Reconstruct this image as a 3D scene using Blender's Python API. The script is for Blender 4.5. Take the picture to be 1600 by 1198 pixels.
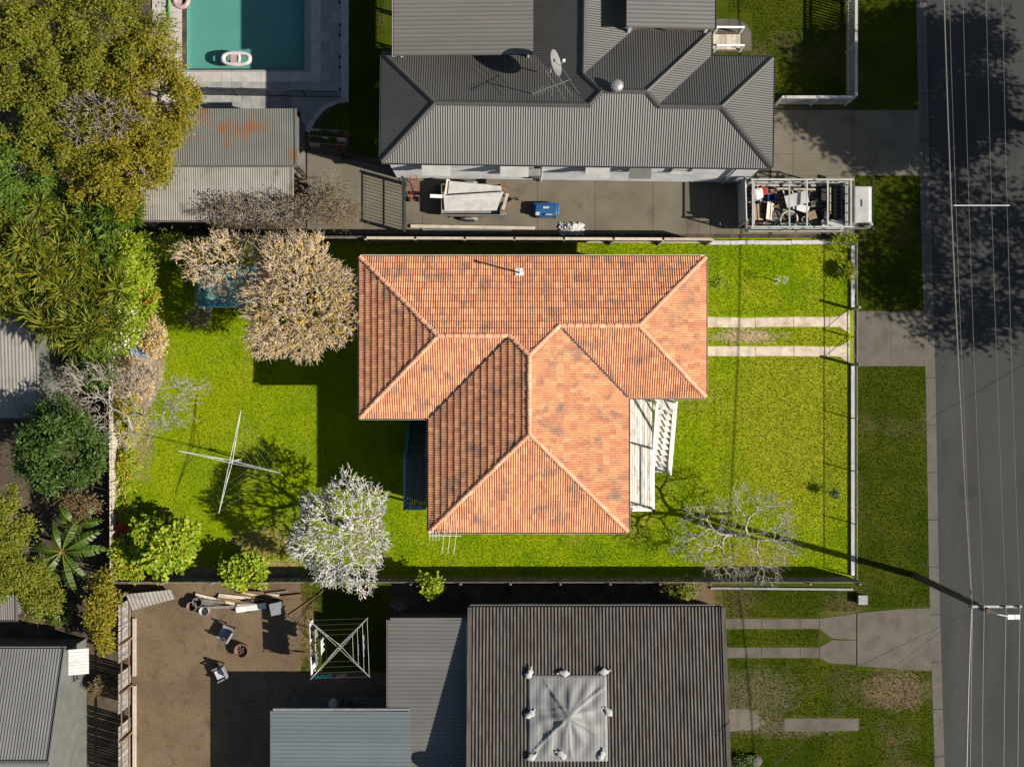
import bpy, math, random
import numpy as np
from mathutils import Vector, Matrix

random.seed(11)
RNG = np.random.default_rng(11)
sc = bpy.context.scene
for o in list(bpy.data.objects):
    bpy.data.objects.remove(o)

# ------------------------------------------------------------------ camera
S, H = 31.0, 55.0            # photo pixels per metre on the ground, camera height in metres
cam_d = bpy.data.cameras.new('camera')
cam = bpy.data.objects.new('camera', cam_d)
sc.collection.objects.link(cam)
cam.location = (0, 0, H)
cam.rotation_euler = (0, 0, 0)
cam_d.sensor_width = 36
cam_d.lens = 36 * S * H / 1600
cam_d.clip_start = 0.5
cam_d.clip_end = 2000
sc.camera = cam

# ------------------------------------------------------------------ sky, sun, exposure
SUN_EL, SUN_AZ = math.radians(37), math.radians(15.5)   # the sun stands to the right and a little below in the frame
w = bpy.data.worlds.new('World'); sc.world = w; w.use_nodes = True
nt = w.node_tree
sky = nt.nodes.new('ShaderNodeTexSky'); sky.sky_type = 'NISHITA'; sky.sun_disc = False
sky.sun_elevation = SUN_EL
sky.sun_rotation = math.radians(90) + SUN_AZ
bg = nt.nodes['Background']; bg.inputs[1].default_value = 0.055
nt.links.new(sky.outputs[0], bg.inputs[0])
sd = bpy.data.lights.new('sun', 'SUN'); sd.energy = 5.0; sd.angle = math.radians(0.53); sd.color = (1.0, 0.93, 0.82)
sun = bpy.data.objects.new('sun', sd); sc.collection.objects.link(sun)
sv = Vector((math.cos(SUN_EL)*math.cos(SUN_AZ), -math.cos(SUN_EL)*math.sin(SUN_AZ), math.sin(SUN_EL)))
sun.rotation_euler = sv.to_track_quat('Z', 'Y').to_euler()
sun.location = sv * 80
sc.view_settings.view_transform = 'Standard'
sc.view_settings.look = 'None'
sc.view_settings.exposure = 1.15
sc.view_settings.gamma = 1

# ------------------------------------------------------------------ helpers
COL = sc.collection
def g(px, py, z=0.0):
    """place in the world of a point seen at photo pixel (px, py) that stands z metres above the ground"""
    k = (1 - z / H) / S
    return Vector(((px - 800) * k, (599 - py) * k, z))
def g2(px, py, z=0.0):
    p = g(px, py, z); return Vector((p.x, p.y))

MATS = {}
def ramp(N, stops):
    r = N.new('ShaderNodeValToRGB'); e = r.color_ramp.elements
    while len(e) < len(stops): e.new(0.5)
    for i, (p, c) in enumerate(stops):
        e[i].position = p; e[i].color = (*c, 1)
    return r
def mat(name, cols, scale=1.0, rough=0.85, bump=0.0, bscale=40.0, metal=0.0, spec=0.3, rnd=0.0, fine=0.0, fscale=30.0,
        stretch=(1, 1, 1), trans=0.0, patch=None, island=False, detail=6, spots=()):
    """world-space noise through a colour ramp, with grain, patches and per-piece variation"""
    m = bpy.data.materials.new(name); m.use_nodes = True
    T = m.node_tree; N = T.nodes; L = T.links
    P = N['Principled BSDF']
    geo = N.new('ShaderNodeNewGeometry')
    mp = N.new('ShaderNodeMapping'); mp.inputs['Scale'].default_value = stretch
    L.new(geo.outputs['Position'], mp.inputs['Vector'])
    if not isinstance(cols[0], tuple): cols = [cols]
    if len(cols) == 1:
        c = cols[0]; cols = [tuple(v*0.85 for v in c), tuple(v*1.15 for v in c)]
    n = len(cols)
    r = ramp(N, [(0.3 + 0.4*i/(n-1), c) for i, c in enumerate(cols)])
    if island:
        oi = N.new('ShaderNodeObjectInfo')
        ad = N.new('ShaderNodeMath'); ad.operation = 'ADD'
        L.new(geo.outputs['Random Per Island'], ad.inputs[0]); L.new(oi.outputs['Random'], ad.inputs[1])
        fr = N.new('ShaderNodeMath'); fr.operation = 'FRACT'; L.new(ad.outputs[0], fr.inputs[0])
        for i in range(n): r.color_ramp.elements[i].position = i/(n-1)
        L.new(fr.outputs[0], r.inputs[0])
    else:
        nz = N.new('ShaderNodeTexNoise'); nz.inputs['Scale'].default_value = scale; nz.inputs['Detail'].default_value = detail
        L.new(mp.outputs[0], nz.inputs['Vector']); L.new(nz.outputs[0], r.inputs[0])
    out = r.outputs[0]
    def mulv(out, src, lo, hi):
        mr = N.new('ShaderNodeMapRange'); mr.inputs[3].default_value = lo; mr.inputs[4].default_value = hi
        L.new(src, mr.inputs[0])
        mx = N.new('ShaderNodeMix'); mx.data_type = 'RGBA'; mx.blend_type = 'MULTIPLY'; mx.inputs[0].default_value = 1
        L.new(out, mx.inputs[6]); L.new(mr.outputs[0], mx.inputs[7])
        return mx.outputs[2]
    if patch:
        pc, ps, p0, p1 = patch
        n3 = N.new('ShaderNodeTexNoise'); n3.inputs['Scale'].default_value = ps; n3.inputs['Detail'].default_value = 5
        L.new(mp.outputs[0], n3.inputs['Vector'])
        mr = N.new('ShaderNodeMapRange'); mr.inputs[1].default_value = p0; mr.inputs[2].default_value = p1
        L.new(n3.outputs[0], mr.inputs[0])
        mx = N.new('ShaderNodeMix'); mx.data_type = 'RGBA'; L.new(mr.outputs[0], mx.inputs[0])
        L.new(out, mx.inputs[6]); mx.inputs[7].default_value = (*pc, 1); out = mx.outputs[2]
    for cx, cy, rx, ry, col in spots:          # worn or bare places with a ragged edge, in metres
        vs_ = N.new('ShaderNodeVectorMath'); vs_.operation = 'SUBTRACT'; L.new(geo.outputs['Position'], vs_.inputs[0]); vs_.inputs[1].default_value = (cx, cy, 0)
        vm = N.new('ShaderNodeVectorMath'); vm.operation = 'MULTIPLY'; L.new(vs_.outputs[0], vm.inputs[0]); vm.inputs[1].default_value = (1/rx, 1/ry, 0)
        vl = N.new('ShaderNodeVectorMath'); vl.operation = 'LENGTH'; L.new(vm.outputs[0], vl.inputs[0])
        n4 = N.new('ShaderNodeTexNoise'); n4.inputs['Scale'].default_value = 2.2; n4.inputs['Detail'].default_value = 8; L.new(geo.outputs['Position'], n4.inputs['Vector'])
        sm = N.new('ShaderNodeMath'); sm.operation = 'MULTIPLY_ADD'; L.new(n4.outputs[0], sm.inputs[0]); sm.inputs[1].default_value = 1.6; L.new(vl.outputs['Value'], sm.inputs[2])
        mr = N.new('ShaderNodeMapRange'); mr.inputs[1].default_value = 1.35; mr.inputs[2].default_value = 1.95; mr.inputs[3].default_value = 1; mr.inputs[4].default_value = 0
        L.new(sm.outputs[0], mr.inputs[0])
        mx = N.new('ShaderNodeMix'); mx.data_type = 'RGBA'; L.new(mr.outputs[0], mx.inputs[0]); L.new(out, mx.inputs[6]); mx.inputs[7].default_value = (*col, 1); out = mx.outputs[2]
    if fine:
        n2 = N.new('ShaderNodeTexNoise'); n2.inputs['Scale'].default_value = fscale; n2.inputs['Detail'].default_value = 3
        L.new(mp.outputs[0], n2.inputs['Vector']); out = mulv(out, n2.outputs[0], 1 - fine*1.6, 1 + fine*1.6)
    if rnd:
        oi = N.new('ShaderNodeObjectInfo'); out = mulv(out, oi.outputs['Random'], 1 - rnd, 1 + rnd)
    L.new(out, P.inputs['Base Color'])
    P.inputs['Roughness'].default_value = rough; P.inputs['Metallic'].default_value = metal
    P.inputs['Specular IOR Level'].default_value = spec
    if bump:
        nb = N.new('ShaderNodeTexNoise'); nb.inputs['Scale'].default_value = bscale; nb.inputs['Detail'].default_value = 4
        L.new(mp.outputs[0], nb.inputs['Vector'])
        b = N.new('ShaderNodeBump'); b.inputs['Strength'].default_value = bump; b.inputs['Distance'].default_value = 0.05
        L.new(nb.outputs[0], b.inputs['Height']); L.new(b.outputs[0], P.inputs['Normal'])
    if trans:
        t = N.new('ShaderNodeBsdfTranslucent'); L.new(out, t.inputs[0])
        ms = N.new('ShaderNodeMixShader'); ms.inputs[0].default_value = trans
        L.new(P.outputs[0], ms.inputs[1]); L.new(t.outputs[0], ms.inputs[2])
        L.new(ms.outputs[0], N['Material Output'].inputs[0])
    MATS[name] = m
    return m

def root_of(o):
    while o.parent: o = o.parent
    return o
def link(o, parent=None):
    COL.objects.link(o)
    if parent: o.parent = parent
    return o
LABELS = {}
def tag(o, label, cat, group=None, kind=None):
    if label:
        o['label'] = label; LABELS.setdefault(label, []).append(o.name)
    if cat: o['category'] = cat
    if group: o['group'] = group
    if kind: o['kind'] = kind
    return o
def thing(name, label, cat, loc=(0, 0, 0), group=None):
    o = bpy.data.objects.new(name, None); o.empty_display_size = 0.3
    o.location = loc; COL.objects.link(o)
    return tag(o, label, cat, group)
def mesh_np(name, V, F, m, parent=None, smooth=False):
    """fast mesh from arrays: V (n,3), F (k,3) or (k,4)"""
    me = bpy.data.meshes.new(name)
    V = np.asarray(V, dtype=np.float32); F = np.asarray(F, dtype=np.int32)
    if parent is not None:
        V = V - np.array(root_of(parent).location, dtype=np.float32)
    k = F.shape[1]
    me.vertices.add(len(V)); me.vertices.foreach_set('co', V.ravel())
    me.loops.add(F.size); me.loops.foreach_set('vertex_index', F.ravel())
    me.polygons.add(len(F))
    me.polygons.foreach_set('loop_start', np.arange(0, F.size, k, dtype=np.int32))
    me.polygons.foreach_set('loop_total', np.full(len(F), k, dtype=np.int32))
    if smooth: me.polygons.foreach_set('use_smooth', np.ones(len(F), dtype=bool))
    me.update(calc_edges=True)
    me.materials.append(MATS[m])
    return link(bpy.data.objects.new(name, me), parent)

class MB:
    def __init__(s): s.v = []; s.f = []
    def add(s, vs, fs):
        n = len(s.v); s.v += [tuple(v) for v in vs]; s.f += [tuple(i + n for i in f) for f in fs]; return s
    def box(s, c, d, rz=0, R=None):
        x, y, z = d[0]/2, d[1]/2, d[2]/2
        M = R if R is not None else Matrix.Rotation(rz, 3, 'Z')
        c = Vector(c)
        vs = [c + M @ Vector(p) for p in ((-x,-y,-z),(x,-y,-z),(x,y,-z),(-x,y,-z),(-x,-y,z),(x,-y,z),(x,y,z),(-x,y,z))]
        return s.add(vs, [(3,2,1,0),(4,5,6,7),(0,1,5,4),(1,2,6,5),(2,3,7,6),(3,0,4,7)])
    def bar(s, p, q, wd, ht, up=(0,0,1)):
        p, q = Vector(p), Vector(q); d = q - p; l = d.length; d.normalize()
        u = Vector(up)
        if abs(d.dot(u)) > .98: u = Vector((1, 0, 0))
        sx = d.cross(u).normalized(); uz = sx.cross(d)
        M = Matrix((d, sx, uz)).transposed()
        return s.box((p+q)/2, (l, wd, ht), R=M)
    def tube(s, pts, r, n=6):
        pts = [Vector(p) for p in pts]; rs = r if isinstance(r, (list, tuple)) else [r]*len(pts)
        vs = []; fs = []
        for i, p in enumerate(pts):
            d = (pts[min(i+1, len(pts)-1)] - pts[max(i-1, 0)]).normalized()
            u = Vector((0, 0, 1)) if abs(d.z) < .95 else Vector((1, 0, 0))
            a = d.cross(u).normalized(); b = d.cross(a)
            for k in range(n):
                t = 2*math.pi*k/n
                vs.append(p + a*math.cos(t)*rs[i] + b*math.sin(t)*rs[i])
        for i in range(len(pts)-1):
            for k in range(n):
                k2 = (k+1) % n
                fs.append((i*n+k, i*n+k2, (i+1)*n+k2, (i+1)*n+k))
        fs.append(tuple(range(n))); fs.append(tuple((len(pts)-1)*n + k for k in reversed(range(n))))
        return s.add(vs, fs)
    def prism(s, poly, z0, z1):
        n = len(poly)
        A = sum(poly[i][0]*poly[(i+1)%n][1] - poly[(i+1)%n][0]*poly[i][1] for i in range(n))
        if A < 0: poly = poly[::-1]
        vs = [(p[0], p[1], z0) for p in poly] + [(p[0], p[1], z1) for p in poly]
        fs = [tuple(range(n-1, -1, -1)), tuple(range(n, 2*n))]
        fs += [(i, (i+1) % n, n+(i+1) % n, n+i) for i in range(n)]
        return s.add(vs, fs)
    def lathe(s, prof, c=(0,0,0), n=20, close=False):
        vs = []; fs = []
        for r, z in prof:
            for k in range(n):
                t = 2*math.pi*k/n; vs.append((c[0]+r*math.cos(t), c[1]+r*math.sin(t), c[2]+z))
        for i in range(len(prof)-1):
            for k in range(n):
                k2 = (k+1) % n; fs.append((i*n+k, i*n+k2, (i+1)*n+k2, (i+1)*n+k))
        if not close:
            fs.append(tuple(range(n-1, -1, -1))); fs.append(tuple((len(prof)-1)*n+k for k in range(n)))
        return s.add(vs, fs)
    def torus(s, c, R, r, n=24, m=8, ax=None):
        M = ax or Matrix.Identity(3); vs = []; fs = []
        for i in range(n):
            a = 2*math.pi*i/n
            for j in range(m):
                b = 2*math.pi*j/m
                vs.append(Vector(c) + M @ Vector(((R+r*math.cos(b))*math.cos(a), (R+r*math.cos(b))*math.sin(a), r*math.sin(b))))
        for i in range(n):
            for j in range(m):
                fs.append((i*m+j, ((i+1)%n)*m+j, ((i+1)%n)*m+(j+1)%m, i*m+(j+1)%m))
        return s.add(vs, fs)
    def quad(s, a, b, c, d): return s.add([a, b, c, d], [(0, 1, 2, 3)])
    def mesh(s, name, m, off=Vector((0,0,0)), smooth=False):
        me = bpy.data.meshes.new(name)
        me.from_pydata([(v[0]-off[0], v[1]-off[1], v[2]-off[2]) for v in s.v], [], s.f)
        me.materials.append(MATS[m])
        if smooth:
            for p in me.polygons: p.use_smooth = True
        me.update(); return me
    def build(s, name, m, parent=None, smooth=False, bevel=0.0):
        off = root_of(parent).location if parent else Vector((0, 0, 0))
        o = link(bpy.data.objects.new(name, s.mesh(name, m, off, smooth)), parent)
        if bevel:
            b = o.modifiers.new('bevel', 'BEVEL'); b.width = bevel; b.segments = 2; b.limit_method = 'ANGLE'
        return o
def one(name, mb, m, label, cat, loc, group=None, bevel=0, smooth=False):
    """a thing that is a single mesh, its origin at its base"""
    loc = Vector(loc)
    o = link(bpy.data.objects.new(name, mb.mesh(name, m, loc, smooth)))
    o.location = loc
    if bevel:
        b = o.modifiers.new('bevel', 'BEVEL'); b.width = bevel; b.segments = 2; b.limit_method = 'ANGLE'
    return tag(o, label, cat, group)
def piece(name, me, parent, world):
    o = bpy.data.objects.new(name, me); COL.objects.link(o); o.parent = parent
    o.matrix_local = Matrix.Translation(-root_of(parent).location) @ world
    return o
def structure(name, mb, m, smooth=False):
    o = mb.build(name, m, None, smooth); o['kind'] = 'structure'; return o
def copy_tree(o, parent=None):
    c = o.copy(); COL.objects.link(c); c.parent = parent
    for ch in o.children: copy_tree(ch, c)
    return c
def pxpoly(pts, z=0): return [tuple(g2(x, y, z)) for x, y in pts]
def rect(x0, y0, x1, y1): return [(x0, y0), (x1, y0), (x1, y1), (x0, y1)]

# ------------------------------------------------------------------ materials
mat('lawn_grass', [(.09,.16,.003),(.145,.2,.003),(.195,.225,.006)], scale=.55, rough=.95, bump=.9, bscale=28, fine=.28, fscale=16, spec=.02, patch=((.22,.2,.03), .35, .54, .8),  spots=[(14.19,-1.65,3.87,5.48,(.19,.2,.012)),(12.26,-9.06,1.94,1.29,(.2,.195,.015)),(-15.16,-1.32,1.94,1.94,(.175,.21,.004)),(11.77,2.39,1.87,0.39,(.34,.25,.16)),(-12.58,-8.10,1.77,0.90,(.2,.16,.05)),(-15.81,3.29,0.71,0.52,(.2,.15,.09)),(-11.94,-9.19,1.61,0.32,(.26,.18,.1)),(-18.65,-2.94,0.65,1.94,(.2,.17,.07))])
mat('lawn_blade', [(.085,.16,.003),(.15,.205,.004),(.215,.235,.008)], island=True, rough=.9, spec=.03, trans=.25)
mat('verge_grass_dimmed', [(.021,.036,.002),(.034,.046,.003),(.048,.054,.004)], scale=.5, rough=.95, bump=.9, bscale=26, fine=.28, fscale=15, spec=.02, patch=((.074,.0609,.0261), .33, .55, .74), spots=[(19.35,-15.45,1.94,1.10,(.1131,.0827,.0478)),(12.26,-15.68,2.26,1.45,(.0783,.0713,.0348)),(13.87,-17.29,3.55,0.52,(.087,.074,.0435)),(9.84,-10.68,0.65,0.97,(.1044,.0696,.0391)),(-10.32,-12.45,0.65,1.94,(.1218,.087,.0391))])  # lawn grass darkened in its base colour to imitate dimmed surroundings
mat('verge_blade_dimmed', [(.02,.037,.002),(.034,.047,.003),(.052,.056,.005)], island=True, rough=.9, spec=.03, trans=.25)  # blades outside the lot, with the same dimming put into their colour
mat('soil', [(.0261,.0191,.013),(.0478,.0348,.0226),(.074,.0539,.0365)], scale=1.4, rough=1, bump=.8, bscale=18, fine=.3, fscale=12)
mat('dirt', [(.0679,.047,.0261),(.0905,.0635,.0365),(.1087,.0783,.0478)], scale=.55, rough=1, bump=.7, bscale=14, fine=.22, fscale=9, patch=((.0653,.0435,.0261), 1.6, .55, .7))
mat('asphalt', [(.021,.0215,.021),(.026,.0265,.0255),(.031,.0315,.0305)], scale=.5, rough=.95, bump=.5, bscale=60, fine=.14, fscale=45, stretch=(1,.22,1), patch=((.0209,.0213,.0213), .5, .56, .66), spots=[(23.06,-5.45,0.52,0.45,(.017,.0175,.0172)),(24.52,-3.26,0.97,3.87,(.029,.0295,.0285)),(22.58,-14.55,0.45,6.45,(.03,.03,.0285)),(25.00,-16.81,1.29,1.94,(.022,.0225,.022)),(22.26,-1.32,0.77,1.29,(.03,.0305,.0295))])
mat('kerb_concrete', [(.0574,.0522,.0435),(.0783,.0713,.0609)], scale=2, rough=.95, bump=.4, fine=.15, fscale=20)
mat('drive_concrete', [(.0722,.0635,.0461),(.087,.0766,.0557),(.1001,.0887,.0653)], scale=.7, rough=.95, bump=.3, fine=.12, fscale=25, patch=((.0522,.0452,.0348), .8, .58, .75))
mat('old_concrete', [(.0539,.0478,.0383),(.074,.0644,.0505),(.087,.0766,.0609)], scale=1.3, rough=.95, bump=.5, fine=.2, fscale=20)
mat('strip_concrete', [(.25,.2,.15),(.35,.295,.23),(.42,.36,.29)], scale=2.2, rough=.95, bump=.4, fine=.2, fscale=22)
mat('terracotta', [(.33,.135,.075),(.4,.175,.09),(.45,.21,.1),(.36,.15,.09),(.48,.24,.125),(.4,.195,.085)], island=True, rough=.85, bump=.3, bscale=30, fine=.24, fscale=9, patch=((.15,.115,.085), 1.3, .53, .75))
mat('ridge_clay', [(.38,.175,.1),(.46,.24,.145),(.41,.2,.12)], island=True, rough=.85, fine=.2, fscale=10, rnd=.12)
mat('mortar', [(.261,.2088,.1653)], scale=6, rough=1)
mat('dark_metal', [(.0191,.0191,.0209)], scale=5, rough=.6)
mat('black_steel', [(.0104,.0104,.0113)], scale=5, rough=.5)
mat('sarking', [(.0435,.0261,.0191)], scale=3, rough=1)
mat('cream_paint', [(.435,.4002,.3132)], scale=3, rough=.6, fine=.1)
mat('white_paint', [(.5394,.5307,.5046)], scale=3, rough=.55, fine=.08)
mat('wall_cream', [(.3132,.2871,.2262)], scale=2, rough=.8)
mat('wall_grey', [(.34,.345,.35)], scale=1.5, rough=.7, fine=.05)
mat('wall_olive', [(.0827,.0853,.0766)], scale=1.5, rough=.7, fine=.06)
mat('window_glass', [(.0174,.0218,.0261)], scale=1, rough=.08, spec=.6)
mat('roof_grey', [(.0391,.0378,.0348),(.0452,.0435,.0405)], scale=.6, rough=.5, fine=.05, fscale=8, spec=.3, patch=((.036,.035,.033), .35, .5, .75), rnd=.07)
mat('roof_pale', [(.0827,.0766,.0687),(.094,.087,.0783)], scale=.5, rough=.55, fine=.05, fscale=6, stretch=(.3,2,1), rnd=.07)
mat('roof_flatgrey', [(.074,.0705,.0661),(.0844,.0809,.0757)], scale=.5, rough=.55, fine=.06, fscale=5, rnd=.07)
mat('roof_blue', [(.0722,.0853,.0922),(.0809,.094,.1009)], scale=.5, rough=.5, fine=.05, fscale=5, rnd=.07)
mat('roof_super', [(.0391,.0313,.0261),(.0592,.0505,.0435),(.0766,.0679,.0609)], scale=2.0, rough=.95, fine=.28, fscale=14, stretch=(3,.5,1), rnd=.07)
mat('roof_olive', [(.087,.087,.0809),(.1027,.1027,.0957)], scale=.8, rough=.6, fine=.08, rnd=.07)
mat('shed_roof', [(.0653,.0679,.0592),(.0827,.0827,.0731)], scale=1, rough=.7, fine=.1, patch=((.1131,.0478,.0174), .7, .54, .66))
mat('shed_pale', [(.1392,.1305,.1131),(.174,.1653,.1479)], scale=1.4, rough=.7, fine=.15, patch=((.087,.0696,.0522), .9, .56, .72))
mat('galv', [(.174,.174,.1696)], scale=3, rough=.45, metal=.3, fine=.1)
mat('galv_pale', [(.435,.435,.4176)], scale=3, rough=.5, fine=.1)
mat('timber_grey', [(.087,.0766,.0644),(.1479,.1305,.1131)], scale=4, rough=.95, fine=.2, fscale=30, rnd=.2, stretch=(1,1,.3))
mat('timber_pale', [(.261,.2262,.174),(.3654,.3219,.2523)], scale=4, rough=.95, fine=.2, fscale=30, rnd=.18)
mat('timber_brown', [(.087,.0478,.0244),(.1392,.0827,.0435)], scale=5, rough=.9, fine=.2, rnd=.2)
mat('timber_dark', [(.0348,.0261,.0191),(.0566,.0435,.0322)], scale=5, rough=.9, fine=.2, rnd=.2)
mat('deck_white', [(.261,.2349,.2001),(.435,.4089,.3741),(.522,.4959,.4611)], scale=5, rough=.9, fine=.3, fscale=25, rnd=.22, stretch=(3,.5,1))
mat('fence_white', [(.12,.11,.1),(.24,.225,.205)], scale=4, rough=.95, fine=.25, fscale=20, rnd=.22, stretch=(1,1,.4))
mat('deck_charcoal', [(.0435,.0478,.0539),(.0696,.074,.08)], scale=5, rough=.8, fine=.2, rnd=.2, stretch=(3,.6,1))
mat('teal_paint', [(.0435,.1392,.1653),(.0783,.2088,.2349)], scale=5, rough=.6, fine=.12)
mat('pool_shell', [(.074,.174,.1479),(.087,.1958,.1696)], scale=.6, rough=.6)
mat('paver', [(.1479,.1462,.1409),(.1914,.187,.1783)], scale=3, rough=.9, fine=.15, rnd=.16)
mat('coping', [(.261,.2436,.2262)], scale=2, rough=.9, fine=.1)
mat('bark_grey', [(.174,.1566,.1305),(.2958,.2697,.2349)], scale=6, rough=.95, fine=.2)
mat('bark_pale', [(.32,.305,.28),(.52,.5,.465)], scale=7, rough=.95, fine=.2)
mat('bark_tan', [(.2958,.2175,.1479),(.522,.4176,.2958)], scale=3, rough=.95, fine=.25)
mat('bark_brown', [(.0609,.0435,.0305),(.1044,.0783,.0566)], scale=6, rough=.95, fine=.2)
mat('bark_dim', [(.1131,.0914,.074),(.174,.1479,.1218)], scale=6, rough=.95, fine=.2)
mat('leaf_olive', [(.06,.092,.004),(.115,.125,.005),(.165,.14,.006),(.085,.11,.004)], island=True, rough=.6, trans=.3)
mat('leaf_gold', [(.105,.1,.004),(.175,.15,.005),(.21,.16,.006),(.11,.125,.004)], island=True, rough=.6, trans=.3)
mat('leaf_green', [(.03,.075,.005),(.07,.125,.007),(.125,.16,.01)], island=True, rough=.55, trans=.3)
mat('leaf_deep', [(.0174,.0418,.0043),(.0348,.0696,.0061),(.0653,.1001,.0104)], island=True, rough=.5, trans=.25)
mat('leaf_frond', [(.06,.095,.005),(.125,.145,.006),(.18,.155,.008)], island=True, rough=.6, trans=.3)
mat('leaf_lime', [(.12,.2,.005),(.2,.27,.007),(.28,.29,.011)], island=True, rough=.55, trans=.35)
mat('leaf_yellow', [(.3654,.2262,.0174),(.4524,.2958,.0261),(.3654,.2871,.0522)], island=True, rough=.6, trans=.35)
mat('leaf_dry', [(.348,.2523,.1479),(.4785,.3654,.2262),(.3915,.3132,.174)], island=True, rough=.8, trans=.2)
mat('leaf_rust', [(.0957,.0609,.0305),(.1305,.087,.0435),(.0783,.0609,.0174)], island=True, rough=.8, trans=.2)
mat('petal_red', [(.435,.0348,.0174),(.522,.0783,.0261)], island=True, rough=.6, trans=.2)
mat('petal_white', [(.609,.5916,.5394),(.522,.5046,.435)], island=True, rough=.6, trans=.2)
mat('banana_leaf', [(.0261,.0609,.0052),(.0478,.087,.007)], scale=4, rough=.45, trans=.25, fine=.15)
mat('banana_edge', [(.1044,.0957,.0087)], scale=4, rough=.5)
mat('fabric_white', [(.3654,.3654,.3654)], scale=5, rough=.95, fine=.1, rnd=.15)
mat('fabric_teal', [(.0261,.2175,.2262)], scale=5, rough=.95)
mat('fabric_grey', [(.1392,.1479,.1566)], scale=5, rough=.95, fine=.1, rnd=.2)
mat('fabric_blue', [(.0435,.0696,.1131)], scale=5, rough=.95)
mat('tarp', [(.125,.125,.122),(.15,.15,.147)], scale=.8, rough=.6, fine=.05)
mat('sandbag', [(.261,.261,.2523)], scale=5, rough=.95, fine=.12)
mat('plastic_white', [(.3132,.3045,.2958)], scale=3, rough=.4)
mat('plastic_pink', [(.261,.174,.1653)], scale=3, rough=.4)
mat('plastic_green', [(.0522,.174,.0261)], scale=3, rough=.45)
mat('plastic_blue', [(.0104,.0522,.1392)], scale=3, rough=.4)
mat('plastic_red', [(.2175,.0174,.013)], scale=3, rough=.45)
mat('plastic_black', [(.0122,.0122,.0122)], scale=3, rough=.5)
mat('truck_white', [(.261,.2566,.2436)], scale=2, rough=.35, fine=.06)
mat('rust', [(.0957,.0435,.0218),(.1392,.0696,.0348)], scale=4, rough=.9, fine=.2)
mat('rubber', [(.013,.013,.013)], scale=5, rough=.8)
mat('porcelain', [(.2175,.1914,.174)], scale=5, rough=.4)
mat('net_teal', [(.087,.1914,.1827),(.174,.2871,.2697)], scale=4, rough=.8, fine=.25)
mat('pipe_white', [(.4785,.4611,.435)], scale=4, rough=.5)
mat('ash', [(.087,.087,.087),(.174,.174,.1653)], scale=8, rough=1)
mat('wire', [(.0435,.0435,.0435)], scale=4, rough=.5)
mat('wire_pale', [(.1392,.1305,.1131)], scale=4, rough=.5)
mat('cardboard', [(.1479,.1044,.0609)], scale=4, rough=.9, fine=.15)

# water: a clear tinted film with a fresnel reflection
m = bpy.data.materials.new('pool_water'); m.use_nodes = True
T = m.node_tree; N = T.nodes; L = T.links
N.remove(N['Principled BSDF'])
tr = N.new('ShaderNodeBsdfTransparent'); tr.inputs[0].default_value = (.78, .93, .91, 1)
gl = N.new('ShaderNodeBsdfGlossy'); gl.inputs['Roughness'].default_value = .04
lw = N.new('ShaderNodeLayerWeight'); lw.inputs[0].default_value = .5
pw = N.new('ShaderNodeMath'); pw.operation = 'POWER'; L.new(lw.outputs['Facing'], pw.inputs[0]); pw.inputs[1].default_value = 4
fr = N.new('ShaderNodeMath'); fr.operation = 'MULTIPLY_ADD'; L.new(pw.outputs[0], fr.inputs[0]); fr.inputs[1].default_value = .8; fr.inputs[2].default_value = .025
nz = N.new('ShaderNodeTexNoise'); nz.inputs['Scale'].default_value = 5
geo = N.new('ShaderNodeNewGeometry'); L.new(geo.outputs['Position'], nz.inputs['Vector'])
bp = N.new('ShaderNodeBump'); bp.inputs['Strength'].default_value = .15; L.new(nz.outputs[0], bp.inputs['Height'])
L.new(bp.outputs[0], gl.inputs['Normal'])
ms = N.new('ShaderNodeMixShader'); L.new(fr.outputs[0], ms.inputs[0]); L.new(tr.outputs[0], ms.inputs[1]); L.new(gl.outputs[0], ms.inputs[2])
L.new(ms.outputs[0], N['Material Output'].inputs[0]); MATS['pool_water'] = m

# ------------------------------------------------------------------ the setting: ground, road, lawns, concrete
POOL = (292, -120, 476, 109)
pa, pb = g(POOL[0], POOL[3]), g(POOL[2], POOL[1])        # pool corners in metres
def holed(x0, y0, x1, y1, z):
    mb = MB()
    for a, b, c, d in ((x0, y0, pa.x, y1), (pb.x, y0, x1, y1), (pa.x, y0, pb.x, pa.y), (pa.x, pb.y, pb.x, y1)):
        mb.quad((a, b, z), (c, b, z), (c, d, z), (a, d, z))
    return mb
structure('ground', holed(-400, -400, 400, 400, -.16), 'soil')
KERB = [(1430, -400), (1432, 0), (1438, 300), (1447, 600), (1452, 900), (1461, 1198), (1472, 1600)]
def kx(py):
    for (x0, y0), (x1, y1) in zip(KERB, KERB[1:]):
        if y0 <= py <= y1: return x0 + (x1-x0)*(py-y0)/(y1-y0)
kxm = g(1425, 0).x
structure('yard_soil', holed(-60, -45, kxm, 45, -.02), 'soil')
mb = MB()
ks = [g(x, y) for x, y in KERB]
mb.add([(p.x+.45, p.y, -.12) for p in ks] + [(p.x+9.0, p.y, -.12) for p in ks],
       [(i, i+1, len(ks)+i+1, len(ks)+i) for i in range(len(ks)-1)])
structure('road', mb, 'asphalt')
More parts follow.
